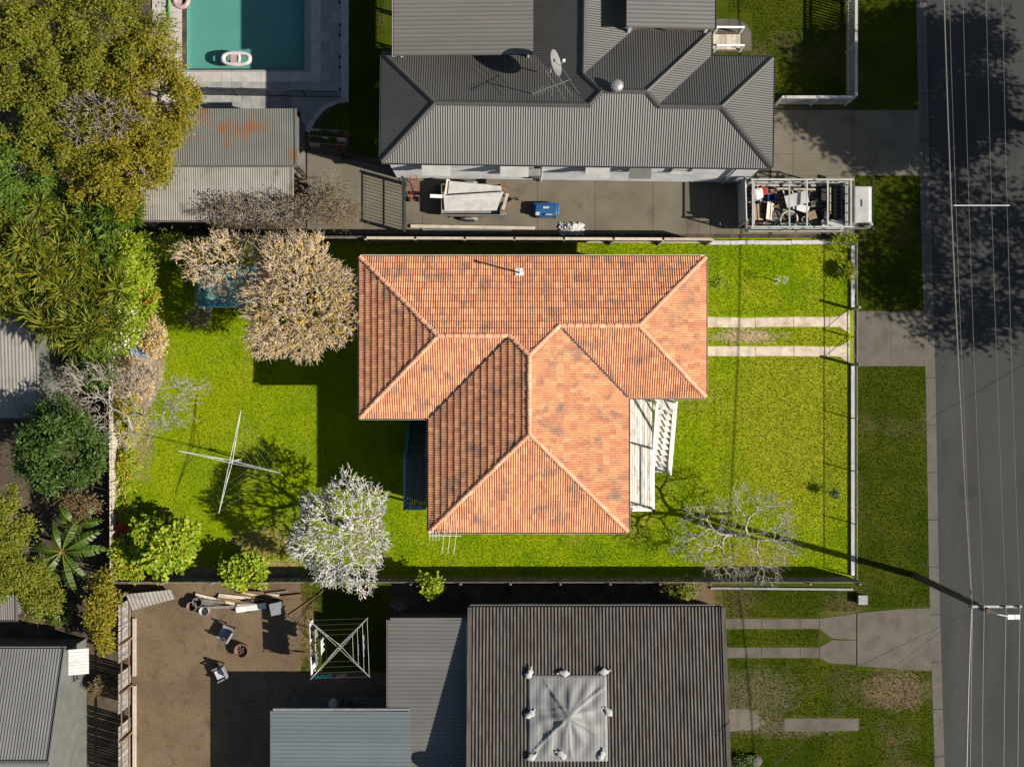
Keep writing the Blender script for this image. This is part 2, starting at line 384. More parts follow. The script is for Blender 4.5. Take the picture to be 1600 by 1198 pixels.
# kerb and channel in separate cast lengths
kb = MB(); structure('kerb', kb.add([(p.x+dx, p.y, -.13) for p in ks for dx in (0, .5)], [(2*i, 2*i+2, 2*i+3, 2*i+1) for i in range(len(ks)-1)]), 'kerb_concrete')
kerb = bpy.data.objects['kerb']
y = -150
while y < 1260:
    y2 = min(y + 74, 1260)
    a, b = g(kx(y), y + .6), g(kx(y2), y2 - .6)
    m_ = MB(); m_.prism([(a.x-.02, a.y), (a.x+.16, a.y), (b.x+.16, b.y), (b.x-.02, b.y)], -.14, .012)
    m_.prism([(a.x+.165, a.y), (a.x+.52, a.y), (b.x+.52, b.y), (b.x+.165, b.y)], -.14, -.095)
    m_.build('kerb_stone', 'kerb_concrete', kerb)
    y = y2
# the far verge
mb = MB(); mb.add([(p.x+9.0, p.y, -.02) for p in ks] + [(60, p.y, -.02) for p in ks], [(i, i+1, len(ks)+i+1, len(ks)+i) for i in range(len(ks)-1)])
structure('far_verge', mb, 'verge_grass_dimmed')

def sheet(name, pts, m, z=0.0):
    mb = MB(); mb.prism(pxpoly(pts), -.1, z); return structure(name, mb, m)
LOT = rect(184, 372, 1334, 906)
sheet('lawn', LOT, 'lawn_grass')
vk = [(kx(y), y) for y in (-150, 150, 300, 600, 900, 1260)]
sheet('verge_lawn', [(1337, -150)] + vk + [(1337, 1260)], 'verge_grass_dimmed')
sheet('front_lawn_grey_house', rect(1105, -150, 1336.8, 166), 'verge_grass_dimmed')
sheet('front_lawn_brown_house', rect(1090, 908, 1336.8, 1260), 'verge_grass_dimmed')
sheet('back_lawn_grey_house', [(546, -150), (640, -150), (640, 262), (560, 240), (490, 212), (520, 168), (546, 160)], 'verge_grass_dimmed')
sheet('dirt_yard', [(206, 909), (470, 909), (470, 1050), (612, 1050), (612, 1260), (206, 1260)], 'dirt')
sheet('side_grass', rect(470.3, 909, 612, 1049.7), 'verge_grass_dimmed', .001)

def slab_row(parent_name, m, slabs, z=.03):
    """a concrete surface poured in slabs with open joints"""
    base = MB()
    for s_ in slabs: base.prism(pxpoly(s_), -.1, z-.02)
    o = structure(parent_name, base, 'soil')
    for s_ in slabs:
        p = pxpoly(s_); c = Vector((sum(q[0] for q in p)/len(p), sum(q[1] for q in p)/len(p)))
        def shrink(q):
            d = Vector(q) - c; l = d.length
            return tuple(c + d * ((l - .012) / l))
        MB().prism([shrink(q) for q in p], -.1, z + random.uniform(-.003, .003)).build('slab', m, o)
    return o
# side yard of the grey house, its crossover, and the two wheel-track drives
sl = []
for x0, x1 in zip(range(480, 1200, 90), range(570, 1290, 90)):
    x1 = min(x1, 1205)
    t = 268 if x0 > 600 else 236 + (x0-480)*.2
    sl.append([(x0, t), (x1, t if x0 > 600 else 236+(x1-480)*.2), (x1, 366), (x0, 366)])
sl += [rect(1205, 172, 1239, 241), rect(1239, 172, 1332, 241), rect(1205, 241, 1239, 275), rect(1239, 241, 1332, 275), rect(1205, 275, 1336, 366)]
slab_row('concrete_yard', 'drive_concrete', sl)
slab_row('crossover_grey_house', 'drive_concrete', [rect(1332, 172, 1424, 275), rect(1424, 172, kx(220)-.5, 275)], .034)
tr_ = []
for y0, y1 in ((496, 511), (541, 556)):
    for x0, x1 in ((1102, 1180), (1180, 1240), (1240, 1296)):
        tr_.append([(x0, y0+random.uniform(-1,1)), (x1, y0+random.uniform(-1,1)), (x1, y1+random.uniform(-1,1)), (x0, y1+random.uniform(-1,1))])
tr_ += [[(1296, 496), (1312, 493), (1328, 484), (1328, 522), (1312, 511), (1296, 511)], [(1296, 541), (1312, 541), (1328, 530), (1328, 568), (1312, 558), (1296, 556)]]
slab_row('driveway', 'strip_concrete', tr_, .02)
slab_row('driveway_crossover', 'old_concrete', [rect(1338, 486, 1392, 572), [(1392, 486), (kx(486)-.5, 486), (kx(572)-.5, 572), (1392, 572)]], .03)
tr_ = []
for y0, y1 in ((966, 982), (1011, 1027)):
    for x0, x1 in ((1128, 1190), (1190, 1250), (1250, 1280)):
        tr_.append(rect(x0, y0, x1, y1))
tr_ += [[(1280, 966), (1338, 958), (1338, 999), (1300, 997), (1280, 982)], [(1280, 1011), (1300, 999), (1338, 1000), (1338, 1038), (1296, 1036), (1280, 1027)]]
slab_row('driveway_brown_house', 'old_concrete', tr_, .02)
slab_row('crossover_brown_house', 'old_concrete', [[(1339, 957), (1400, 951), (kx(950)-.5, 949), (kx(1048)-.5, 1048), (1339, 1040)]], .03)
slab_row('concrete_strip', 'old_concrete', [rect(1225, 1122, 1342, 1141)], .012)
slab_row('concrete_pad', 'drive_concrete', [[(1136, 1106), (1165, 1106), (1190, 1120), (1197, 1130), (1176, 1139), (1136, 1143)]], .015)
slab_row('patio_slab', 'old_concrete', [rect(450, 1086, 530, 1118), rect(530, 1086, 612, 1118)], .06)
slab_row('step_pad', 'old_concrete', [[(1110, 30), (1150, 30), (1166, 38), (1174, 52), (1174, 80), (1110, 80)]], .03)
# bare patch between the wheel tracks and garden beds
def blob(cx, cy, rx, ry, n=22, j=.22, seed=1):
    r = random.Random(seed)
    return [(cx + rx*(1+r.uniform(-j, j))*math.cos(2*math.pi*i/n), cy + ry*(1+r.uniform(-j, j))*math.sin(2*math.pi*i/n)) for i in range(n)]
mat('bare_earth', [(.17,.115,.075),(.24,.17,.115),(.3,.22,.15)], scale=2.5, rough=1, bump=.8, bscale=20, fine=.3, fscale=14)
sheet('garden_bed', [(184, 372), (238, 372), (246, 420), (240, 470), (252, 520), (258, 570), (244, 620), (205, 690), (196, 760), (200, 800), (230, 830), (260, 890), (330, 886), (420, 884), (470, 900), (470, 905), (184, 905)], 'bare_earth', .008)
sheet('mulch_bed', blob(1086, 930, 16, 22, seed=5), 'dirt', .008)

# ------------------------------------------------------------------ grass blades
def grass(name, rects, avoid, dens, m, label, h=(.03, .075)):
    V = []; 
    for x0, y0, x1, y1 in rects:
        a, b = g(x0, y1), g(x1, y0)
        n = int((b.x-a.x)*(b.y-a.y)*dens)
        P = np.stack([RNG.uniform(a.x, b.x, n), RNG.uniform(a.y, b.y, n)], 1)
        px = 800 + P[:, 0]*S; py = 599 - P[:, 1]*S
        k = np.ones(n, bool)
        for q in avoid: k &= ~((px > q[0]) & (px < q[2]) & (py > q[1]) & (py < q[3]))
        kxs = np.interp(py, [q[1] for q in KERB], [q[0] for q in KERB]); k &= px < kxs - 1
        V.append(P[k])
    P = np.concatenate(V); n = len(P)
    a = RNG.uniform(0, 2*np.pi, n); hh = RNG.uniform(*h, n); wd = RNG.uniform(.008, .02, n); ln = RNG.uniform(.01, .07, n); b = RNG.uniform(0, 2*np.pi, n)
    v = np.zeros((n, 3, 3))
    v[:, 0, :2] = P + np.stack([np.cos(a), np.sin(a)], 1)*wd[:, None]
    v[:, 1, :2] = P - np.stack([np.cos(a), np.sin(a)], 1)*wd[:, None]
    v[:, 2, :2] = P + np.stack([np.cos(b), np.sin(b)], 1)*ln[:, None]
    v[:, 2, 2] = hh
    o = mesh_np(name, v.reshape(-1, 3), np.arange(3*n).reshape(-1, 3), m)
    return tag(o, label, 'grass', kind='stuff')
HOUSE_AV = [(590, 425, 1080, 625), (688, 600, 962, 805)]
grass('grass', [(200, 378, 1328, 897)], HOUSE_AV + [(1102, 494, 1330, 512), (1102, 540, 1330, 557), (184, 372, 244, 600), (184, 600, 200, 900)], 620, 'lawn_blade', 'short bright lime grass of the lawn round the tiled house')
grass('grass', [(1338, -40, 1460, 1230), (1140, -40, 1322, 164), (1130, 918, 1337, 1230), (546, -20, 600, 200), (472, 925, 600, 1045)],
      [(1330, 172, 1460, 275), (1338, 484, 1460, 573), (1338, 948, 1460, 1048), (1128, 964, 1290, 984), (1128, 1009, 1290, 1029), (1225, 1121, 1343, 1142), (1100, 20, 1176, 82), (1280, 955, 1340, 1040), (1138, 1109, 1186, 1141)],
      480, 'verge_blade_dimmed', 'olive grass of the verge and the neighbouring front lawns with dimming put into its colour')

# ------------------------------------------------------------------ roofs
class Face:
    """one roof plane: eave from a to b (interior on the left), outline poly in plan"""
    def __init__(s, a, b, poly, ze, pitch):
        s.a, s.b = Vector(a[:2]), Vector(b[:2]); s.U = (s.b - s.a).normalized(); s.W = Vector((-s.U.y, s.U.x))
        s.ze, s.p = ze, pitch; s.poly = [Vector(p[:2]) for p in poly]
        c = math.cos(pitch)
        s.uv = [((p - s.a).dot(s.U), (p - s.a).dot(s.W)/c) for p in s.poly]
        s.u0 = min(q[0] for q in s.uv); s.u1 = max(q[0] for q in s.uv); s.v1 = max(q[1] for q in s.uv)
        s.V3 = Vector((s.W.x*c, s.W.y*c, math.sin(pitch))); s.U3 = Vector((s.U.x, s.U.y, 0)); s.N3 = s.U3.cross(s.V3)
        s.O = Vector((s.a.x, s.a.y, ze))
    def pt(s, u, v, n=0): return s.O + s.U3*u + s.V3*v + s.N3*n
    def rng(s, u):
        u = min(max(u, s.u0 + 1e-4), s.u1 - 1e-4) + 1.7e-5; r = []
        for (a, b), (c, d) in zip(s.uv, s.uv[1:] + s.uv[:1]):
            if (a - u)*(c - u) < 0: r.append(b + (d - b)*(u - a)/(c - a))
        return (min(r), max(r)) if len(r) > 1 else (0, 0)
    def frame(s, u, v, n=0):
        return Matrix.Translation(s.pt(u, v, n)) @ Matrix((s.U3, s.V3, s.N3)).transposed().to_4x4()

TILE_T = [0, .13, .27, .42, .5, .63, .77, .92, 1.0]
TILE_H = [.002, .036, .048, .02, .0, .036, .048, .02, .002]
TW, TG = .214, .335
def tile_geo(face, u0, v0, jit):
    """a double-roll clay tile, cut where the plane ends at a hip or valley"""
    vs = []; ok = 0
    for t, h in zip(TILE_T, TILE_H):
        u = u0 + t*TW*.985; lo, hi = face.rng(u) if face.u0 < u < face.u1 else (0, 0)
        va, vb = min(max(v0, lo), hi), min(max(v0 + TG + .02, lo), hi)
        ok = max(ok, vb - va)
        la, lb = .072 - .06*(va - v0)/TG, .072 - .06*(vb - v0)/TG
        vs += [(u, va, h + la + jit - .055), (u, va, h + la + jit), (u, vb, h + lb + jit)]
    full = all(face.u0 < u0 + t*TW < face.u1 and face.rng(u0 + t*TW)[0] <= v0 + 1e-6 and face.rng(u0 + t*TW)[1] >= v0 + TG + .02 for t in TILE_T)
    return vs, ok > .03, full
TILE_F = []
for i in range(len(TILE_T)-1):
    TILE_F += [(3*i, 3*i+3, 3*i+4, 3*i+1), (3*i+1, 3*i+4, 3*i+5, 3*i+2)]

def roof_deck(parent, faces, m, dn=.03):
    """roof boarding as the roof part itself"""
    mb = MB()
    for f in faces:
        vs = [f.pt(u, v, -dn) for u, v in f.uv]; mb.add(vs, [tuple(range(len(vs)))])
    return mb.build('roof', m, parent)
def sheets(parent, f, m, pitch=.11, depth=.022, cover=.77, lift=0.0, shape='sine', name='roof_sheet', k=4, over=.06):
    per = max(1, round(cover / pitch)); wd = per*pitch; n = math.ceil((f.u1 - f.u0)/wd)
    for i in range(n):
        ua = f.u0 + i*wd; vs = []; fs = []; last = None; nn = per*k
        for j in range(nn + 1):
            u = ua + j*pitch/k
            if u > f.u1: break
            ph = (j % k)/k
            h = depth*.5*(1 + math.cos(2*math.pi*ph)) if shape == 'sine' else (depth if ph == 0 else (depth if abs(ph-1/k) < 1e-6 and k > 4 else 0))
            lo, hi = f.rng(u)
            lo2 = lo - over if lo < 1e-3 else lo
            if hi - lo < .02: last = None; continue
            z = h + lift + .002*(i % 2)
            vs += [f.pt(u, lo2, z), f.pt(u, hi, z)]
            c = len(vs) - 2
            if last is not None: fs.append((last, c, c+1, last+1))
            last = c
        if fs: MB().add(vs, fs).build(name, m, parent)
def ridge_tiles(parent, pa_, pb_, m, ln=.4, r=.1):
    """overlapping clay caps from pa_ up to pb_"""
    pa_, pb_ = Vector(pa_), Vector(pb_); d = (pb_ - pa_); n = max(1, round(d.length/(ln-.03))); st = d/n; dd = d.normalized()
    key = 'cap_%.2f_%s' % (r, m)
    if key not in CAPS:
        mb = MB(); vs = []; fs = []; K = 8
        for i, (x, rr) in enumerate(((0, r*1.08), (ln, r*.92))):
            for k in range(K+1):
                t = math.pi*k/K; vs.append((x, math.cos(t)*rr, math.sin(t)*rr*.75 + (.018 if i == 0 else 0)))
        for k in range(K): fs.append((k, k+1, K+2+k, K+1+k))
        fs.append(tuple(range(K, -1, -1))); fs.append(tuple(range(K+1, 2*K+2)))
        CAPS[key] = MB().add(vs, fs).mesh('ridge_cap', m, smooth=False)
    sx = Vector((0, 0, 1)).cross(dd).normalized(); uz = dd.cross(sx)
    for i in range(n):
        M = Matrix((dd, sx, uz)).transposed().to_4x4()
        piece('ridge_cap', CAPS[key], parent, Matrix.Translation(pa_ + st*i + Vector((random.uniform(-.008,.008), random.uniform(-.008,.008), random.uniform(-.004,.004)))) @ M @ Matrix.Rotation(random.uniform(-.03,.03), 4, 'Z'))
CAPS = {}
def flashing(parent, a, b, m, wd=.26, name='ridge_flashing'):
    """folded metal ridge or hip flashing"""
    a, b = Vector(a), Vector(b); d = (b-a).normalized(); sx = Vector((0,0,1)).cross(d).normalized(); up = Vector((0,0,1))
    vs = []
    for p in (a, b): vs += [p - sx*wd/2 + up*.0, p - sx*.05 + up*.075, p + up*.1, p + sx*.05 + up*.075, p + sx*wd/2 + up*.0]
    return MB().add(vs, [(i, i+1, i+6, i+5) for i in range(4)]).build(name, m, parent)
def gutter(parent, a, b, m, out, w_=.12, h_=.1, name='gutter'):
    """open box gutter along the eave a-b, out = outward unit vector"""
    a, b, o = Vector(a), Vector(b), Vector((out[0], out[1], 0))
    mb = MB(); dz = Vector((0, 0, -h_))
    mb.bar(a + o*(w_ - .012) + dz*.45, b + o*(w_ - .012) + dz*.45, .018, h_)
    mb.bar(a + o*w_*.5 + dz, b + o*w_*.5 + dz, w_ - .04, .015)
    mb.bar(a + o*.008 + dz*.75, b + o*.008 + dz*.75, .015, h_*1.4)
    return mb.build(name, m, parent)

# ------------------------------------------------------------------ the tiled house in the middle
def facepx(a, b, poly, ze, pitch, fn=None):
    fn = fn or (lambda x, y: g2(x, y, ze))
    return Face(fn(*a), fn(*b), [fn(*p) for p in poly], ze, pitch)
def wall_box(parent, poly, z0, z1, m, th=.12, name='wall'):
    """walls as thin slabs round a plan outline, one part per wall"""
    n = len(poly)
    A = sum(poly[i][0]*poly[(i+1)%n][1] - poly[(i+1)%n][0]*poly[i][1] for i in range(n))
    if A < 0: poly = poly[::-1]
    for i in range(n):
        p, q = Vector((*poly[i], 0)), Vector((*poly[(i+1) % n], 0)); d = (q-p).normalized(); nrm = Vector((d.y, -d.x, 0))
        c0, c1 = p - nrm*th*.5, q - nrm*th*.5
        mb = MB(); mb.bar(Vector((c0.x, c0.y, (z0+z1)/2)), Vector((c1.x - d.x*th, c1.y - d.y*th, (z0+z1)/2)), th, z1-z0)
        mb.build(name, m, parent)
def window(parent, c, w_, h_, out, frame='white_paint', hood=None):
    """sash window standing 3 cm proud of its wall; c = centre on the wall face, out = outward normal"""
    o = Vector((out[0], out[1], 0)); s = Vector((-o.y, o.x, 0)); c = Vector(c); up = Vector((0, 0, 1))
    mb = MB(); p = c + o*.04
    for sg in (-1, 1):
        mb.bar(p + s*sg*w_/2 - up*h_/2, p + s*sg*w_/2 + up*h_/2, .07, .07, up=tuple(o))
        mb.bar(p - s*(w_/2-.035) + up*sg*(h_/2-.035), p + s*(w_/2-.035) + up*sg*(h_/2-.035), .075, .075)
    mb.bar(p - s*(w_/2-.035), p + s*(w_/2-.035), .04, .04)
    f = mb.build('window', frame, parent)
    g_ = MB(); g_.bar(c + o*.012 - s*(w_/2-.03), c + o*.012 + s*(w_/2-.03), .02, h_ - .06); g_.build('pane', 'window_glass', f)
    sl = MB(); sl.bar(p + o*.05 - s*(w_/2+.06) - up*(h_/2+.06), p + o*.05 + s*(w_/2+.06) - up*(h_/2+.06), .16, .04); sl.build('sill', frame, f)
    if hood:
        mb = MB(); t = c + up*(h_/2+.1)
        vs = [t - s*(w_/2+.12), t + s*(w_/2+.12), t + s*(w_/2+.12) + o*.55 - up*.4, t - s*(w_/2+.12) + o*.55 - up*.4]
        vs2 = [v + up*.03 for v in vs]
        mb.add(vs + vs2, [(3,2,1,0), (4,5,6,7), (0,1,5,4), (1,2,6,5), (2,3,7,6), (3,0,4,7)])
        mb.build('window_hood', hood, f)
    return f

ZE, PT = 4.6, math.radians(23)
house = thing('tiled_house', 'house with an orange terracotta tiled hip roof in the middle of the bright lawn', 'house', g(800, 560))
Nf = facepx((1102, 402), (563, 402), [(563,402),(1102,402),(994,511),(872,511),(826,557),(796,527),(688,527)], ZE, PT)
Wa = facepx((563, 402), (563, 652), [(563,402),(688,527),(563,652)], ZE, PT)
Sa = facepx((563, 652), (671, 652), [(563,652),(671,652),(796,527),(688,527)], ZE, PT)
Wc = facepx((671, 652), (671, 830), [(671,652),(796,527),(826,557),(826,675),(671,830)], ZE, PT)
Scf = facepx((671, 830), (981, 830), [(671,830),(981,830),(826,675)], ZE, PT)
Ec = facepx((981, 830), (981, 620), [(981,830),(981,620),(872,511),(826,557),(826,675)], ZE, PT)
Sb = facepx((981, 620), (1102, 620), [(981,620),(1102,620),(993,511),(872,511)], ZE, PT)
Eb = facepx((1102, 620), (1102, 402), [(1102,620),(1102,402),(993,511)], ZE, PT)
FACES = [Nf, Wa, Sa, Wc, Scf, Ec, Sb, Eb]
roof = roof_deck(house, FACES, 'sarking', .01)
cand = []; allt = []
for fi, f in enumerate(FACES):
    i0, i1 = math.floor(f.u0/TW), math.ceil(f.u1/TW)
    for j in range(-1, int(f.v1/TG) + 1):
        v0 = j*TG if j >= 0 else None
        if j < 0: continue
        for i in [q - .5*(j % 2) for q in range(i0, i1 + 1)]:
            jit = random.uniform(-.005, .005)
            vs, ok, full = tile_geo(f, i*TW, v0, jit)
            if not ok: continue
            allt.append((fi, i, j, jit, vs, full))
full = [t for t in allt if t[5]]
full.sort(key=lambda t: -FACES[t[0]].pt(t[1]*TW, t[2]*TG).z)
pick = set((t[0], t[1], t[2]) for t in full[:300])
vs0, _, _ = tile_geo(Face((0,0),(9,0),[(-9,-9),(9,-9),(9,9),(-9,9)], 0, 0), 0, 0, 0)
TILE = MB().add(vs0, TILE_F).mesh('tile', 'terracotta')
rest = MB()
for fi, i, j, jit, vs, fl in allt:
    f = FACES[fi]
    if (fi, i, j) in pick:
        piece('tile', TILE, roof, f.frame(i*TW, j*TG, jit))
    else:
        rest.add([f.pt(*v) for v in vs], TILE_F)
o = rest.build('tile_field', 'terracotta', roof); o['kind'] = 'stuff'
def rp(x, y, d, lift=.05):                     # ridge point: plan pixel and plan distance in px from its eave
    p = g2(x, y, ZE); return Vector((p.x, p.y, ZE + d*(1-ZE/H)/S*math.tan(PT) + lift))
HIPS = [((563,402,0),(688,527,125)), ((563,652,0),(688,527,125)), ((1102,402,0),(993,511,109)), ((1102,620,0),(993,511,109)),
        ((671,830,0),(826,675,155)), ((981,830,0),(826,675,155)), ((796,527,125),(826,557,155)), ((872,511,109),(826,557,155)),
        ((688,527,125),(796,527,125)), ((872,511,109),(993,511,109)), ((826,557,155),(826,675,155))]
for a, b in HIPS: ridge_tiles(roof, rp(*a), rp(*b), 'ridge_clay')
# valleys: dark folded metal trays
for a, b in (((671,652,0),(796,527,125)), ((981,620,0),(872,511,109))):
    MB().bar(rp(*a, lift=.13), rp(*b, lift=.13), .075, .02).build('valley_tray', 'dark_metal', roof)
def off(p, q): d = (Vector(q)-Vector(p)).normalized(); return (d.y, -d.x)
EAVE = [(563,402),(563,652),(671,652),(671,830),(981,830),(981,620),(1102,620),(1102,402)]
for a, b in zip(EAVE, EAVE[1:] + EAVE[:1]):
    p, q = g(*a, ZE), g(*b, ZE); gutter(roof, p, q, 'cream_paint' if a[1] == b[1] and a[1] < 500 else 'mortar', off(p.xy, q.xy))
ins = 20
WP = [(563+ins,402+ins),(563+ins,652-ins),(671+ins,652-ins),(671+ins,830-ins),(981-ins,830-ins),(981-ins,620-ins),(1102-ins,620-ins),(1102-ins,402+ins)]
WPm = [tuple(g2(x, y, ZE)) for x, y in WP]
wall_box(house, WPm, -.05, ZE + .02, 'wall_cream')
for x, y, ox, oy in ((620, 632, 0, -1), (750, 810, 0, -1), (900, 810, 0, -1), (1040, 600, 0, -1), (650, 422, 0, 1), (900, 422, 0, 1)):
    p = g2(x, y, ZE); window(house, (p.x, p.y, 3.0), 1.5, 1.2, (ox, oy))
for x, y, ox, oy in ((961, 770, 1, 0), (1082, 470, 1, 0), (583, 520, -1, 0)):
    p = g2(x, y, ZE); window(house, (p.x, p.y, 3.0), 1.4, 1.2, (ox, oy))
p = g2(961, 690, ZE); mb = MB(); mb.box((p.x+.03, p.y, 2.1+1.02), (.06, .85, 2.04)); dr = mb.build('door', 'timber_brown', house)
mb = MB(); mb.box((p.x+.08, p.y+.35, 3.1), (.05, .03, .12)); mb.build('door_handle', 'galv', dr)
# vent pipe through the north slope with its pale flashing
vp = g(812, 425, 5.35); mb = MB(); mb.tube([(vp.x, vp.y, 5.0), (vp.x, vp.y, 6.25)], .045, 8); vpipe = mb.build('vent_pipe', 'pipe_white', roof)
mb = MB(); mb.lathe([(.055, 0), (.075, .02), (.075, .1), (.02, .13)], (vp.x, vp.y, 6.25), 10); mb.build('vent_cowl', 'galv_pale', roof)
fr_ = Nf; u = (vp.xy - Nf.a).dot(Nf.U); v = (vp.xy - Nf.a).dot(Nf.W)/math.cos(PT)
mb = MB(); mb.add([Nf.pt(u+a, v+b, .1) for a, b in ((-.2,-.2),(.2,-.2),(.2,.2),(-.2,.2))], [(0,1,2,3)]); mb.build('vent_flashing', 'pipe_white', roof)

# ---------------------------------------------------------------- decks
def deck(name, label, lx0, ly0, lx1, ly1, z, sx0, sx1, stop, sbot, m_board, m_rail, m_tread, side):
    """landing of boards with a straight flight of treads; pixels on the landing plane"""
    a, b = g2(lx0, ly1, z), g2(lx1, ly0, z)
    t = thing(name, label, 'deck', ((a.x+b.x)/2, (a.y+b.y)/2, 0))
    n = max(4, round((b.x-a.x)/.115)); wd = (b.x-a.x)/n
    for i in range(n):
        mb = MB(); mb.box((a.x+(i+.5)*wd, (a.y+b.y)/2, z-.016 + random.uniform(-.003,.003)), (wd-.014, b.y-a.y, .032)); mb.build('board', m_board, t)
    for yy in (a.y+.1, (a.y+b.y)/2, b.y-.1):
        mb = MB(); mb.bar((a.x+.02, yy, z-.1), (b.x-.02, yy, z-.1), .05, .12); mb.build('joist', m_rail, t)
    for xx in (a.x+.05, b.x-.05):
        for yy in (a.y+.05, b.y-.05):
            mb = MB(); mb.box((xx, yy, (z-.04)/2), (.1, .1, z-.04)); mb.build('post', m_rail, t)
    ex = b.x if side > 0 else a.x
    def rail(p, q, h=.95):
        p, q = Vector(p), Vector(q); up = Vector((0, 0, h))
        mb = MB(); mb.bar(p+up, q+up, .09, .05); mb.build('handrail', m_rail, t)
        mb = MB(); mb.bar(p+up*.45, q+up*.45, .04, .05); mb.build('mid_rail', m_rail, t)
        for e in (p, q):
            mb = MB(); mb.box(e + up*.52, (.09, .09, h*1.04+.1)); mb.build('newel_post', m_rail, t)
    k = side
    ya, yb = g2(sx0, stop, z).y, g2(sx0, sbot, 0).y          # y of the flight's head and foot
    xa, xb = g2(sx0, stop, z).x, g2(sx1, stop, z).x
    ns = round(z/.18); st = (yb-ya)/ns
    for i in range(ns):
        zz = z - (i+.6)*z/ns
        mb = MB(); mb.box(((xa+xb)/2, ya + (i+.5)*st, zz), (xb-xa-.1, abs(st)*.92, .04)); mb.build('tread', m_tread, t)
    for xx in (xa, xb):
        mb = MB(); mb.bar((xx, ya, z-.1), (xx, yb, .02), .05, .24); mb.build('stringer', m_rail, t)
        rail((xx, ya, z-.02), (xx, yb, .1), .9)
    return t, a, b, rail, ex
t, a, b, rail, ex = deck('front_deck', 'weathered white timber landing and steps at the front of the tiled house', 984, 621, 1019, 795, 2.1, 1024, 1053, 628, 738, 'deck_white', 'white_paint', 'deck_white', 1)
rail((b.x-.05, a.y+.05, 2.08), (b.x-.05, g2(0, 700, 2.1).y, 2.08)); rail((a.x+.05, a.y+.05, 2.08), (b.x-.05, a.y+.05, 2.08))
mb = MB(); q0, q1 = g2(1021, 640, 2.1), g2(1052, 622, 2.1); mb.prism([(q0.x, q0.y), (q1.x, q0.y), (q1.x, q1.y), (q0.x, q1.y)], 2.06, 2.095); mb.build('head_landing', 'deck_white', t)
t, a, b, rail, ex = deck('rear_deck', 'small teal railed back landing of charcoal boards with steps at the tiled house', 633, 712, 667, 793, 2.1, 636, 666, 710, 653, 'deck_charcoal', 'teal_paint', 'deck_charcoal', -1)
rail((a.x+.05, a.y+.05, 2.08), (a.x+.05, b.y-.05, 2.08)); rail((a.x+.05, a.y+.05, 2.08), (b.x-.05, a.y+.05, 2.08))

# ------------------------------------------------------------------ the grey metal-roofed house at the top
ZG, PG = 5.0, math.radians(20)
C0 = Vector((900, 172)); RA = math.radians(.8)
def gq(x, y, z=ZG):
    d = Vector((x, y)) - C0
    x2 = C0.x + d.x*math.cos(RA) - d.y*math.sin(RA); y2 = C0.y + d.x*math.sin(RA) + d.y*math.cos(RA)
    return g2(x2, y2, z)
grey = thing('grey_house', 'large house with a grey corrugated metal roof and satellite dish', 'house', g(900, 200))
# outline: main block 597-1206 x 87-257, centre block 833-1108 from 48, north wing 833-985
hA = 85; 
def fq(a, b, poly): return facepx(a, b, poly, ZG, PG, gq)
S_ = fq((597,257),(1206,257), [(597,257),(1206,257),(1121,172),(1024,172),(1004,152),(937,152),(918,172),(682,172)])
W_ = fq((597,87),(597,257), [(597,87),(597,257),(682,172)])
E_ = fq((1206,257),(1206,87), [(1206,257),(1206,87),(1121,172)])
Nl = fq((833,87),(597,87), [(833,87),(597,87),(682,172),(918,172)])
Nr = fq((1206,87),(1108,87), [(1206,87),(1108,87),(1023,172),(1121,172)])
Wn = fq((833,-150),(833,87), [(833,-150),(833,87),(918,172),(937,152),(909,124),(909,-150)])
En = fq((985,48),(985,-150), [(985,48),(985,-150),(909,-150),(909,124)])
Nc = fq((1108,48),(985,48), [(1108,48),(985,48),(909,124),(937,152),(1004,152)])
Ecn = fq((1108,87),(1108,48), [(1108,87),(1108,48),(1004,152),(1023,172)])
GF = [S_, W_, E_, Nl, Nr, Wn, En, Nc, Ecn]
groof = roof_deck(grey, GF, 'dark_metal', .02)
for f in GF: sheets(groof, f, 'roof_grey', pitch=.11, depth=.026, cover=.77)
def rq(x, y, d, lift=.03):
    p = gq(x, y); return Vector((p.x, p.y, ZG + d*(1-ZG/H)/S*math.tan(PG) + lift))
p0, p1, p2 = gq(840, -150), gq(978, -150), gq(909, -150)
MB().add([(p0.x, p0.y, ZG), (p1.x, p1.y, ZG), (p2.x, p2.y, ZG + 70*(1-ZG/H)/S*math.tan(PG))], [(0, 1, 2)]).build('gable_wall', 'wall_grey', grey)
for a, b in (((597,87,0),(682,172,85)), ((597,257,0),(682,172,85)), ((1206,87,0),(1121,172,85)), ((1206,257,0),(1121,172,85)),
             ((682,172,85),(918,172,85)), ((1025,172,85),(1121,172,85)), ((918,172,85),(937,152,104)), ((937,152,104),(1005,152,104)), ((1005,152,104),(1025,172,85)),
             ((1108,48,0),(1005,152,104)), ((909,124,76),(937,152,104)), ((909,-150,76),(909,124,76))):
    flashing(groof, rq(*a), rq(*b), 'roof_grey')
GE = [(597,87),(597,257),(1206,257),(1206,87),(1108,87),(1108,48)]
for a, b in zip(GE, GE[1:]):
    p, q = gq(*a), gq(*b); P, Q = Vector((p.x, p.y, ZG)), Vector((q.x, q.y, ZG))
    gutter(groof, P, Q, 'dark_metal' if a != (597,87) else 'roof_grey', off(P.xy, Q.xy))
GW = [(604,94),(604,250),(1199,250),(1199,94),(1101,94),(1101,55),(978,55),(978,-150),(840,-150),(840,94)]
GWm = [tuple(gq(*p)) for p in GW]
wall_box(grey, GWm, -.05, ZG + .02, 'wall_grey')
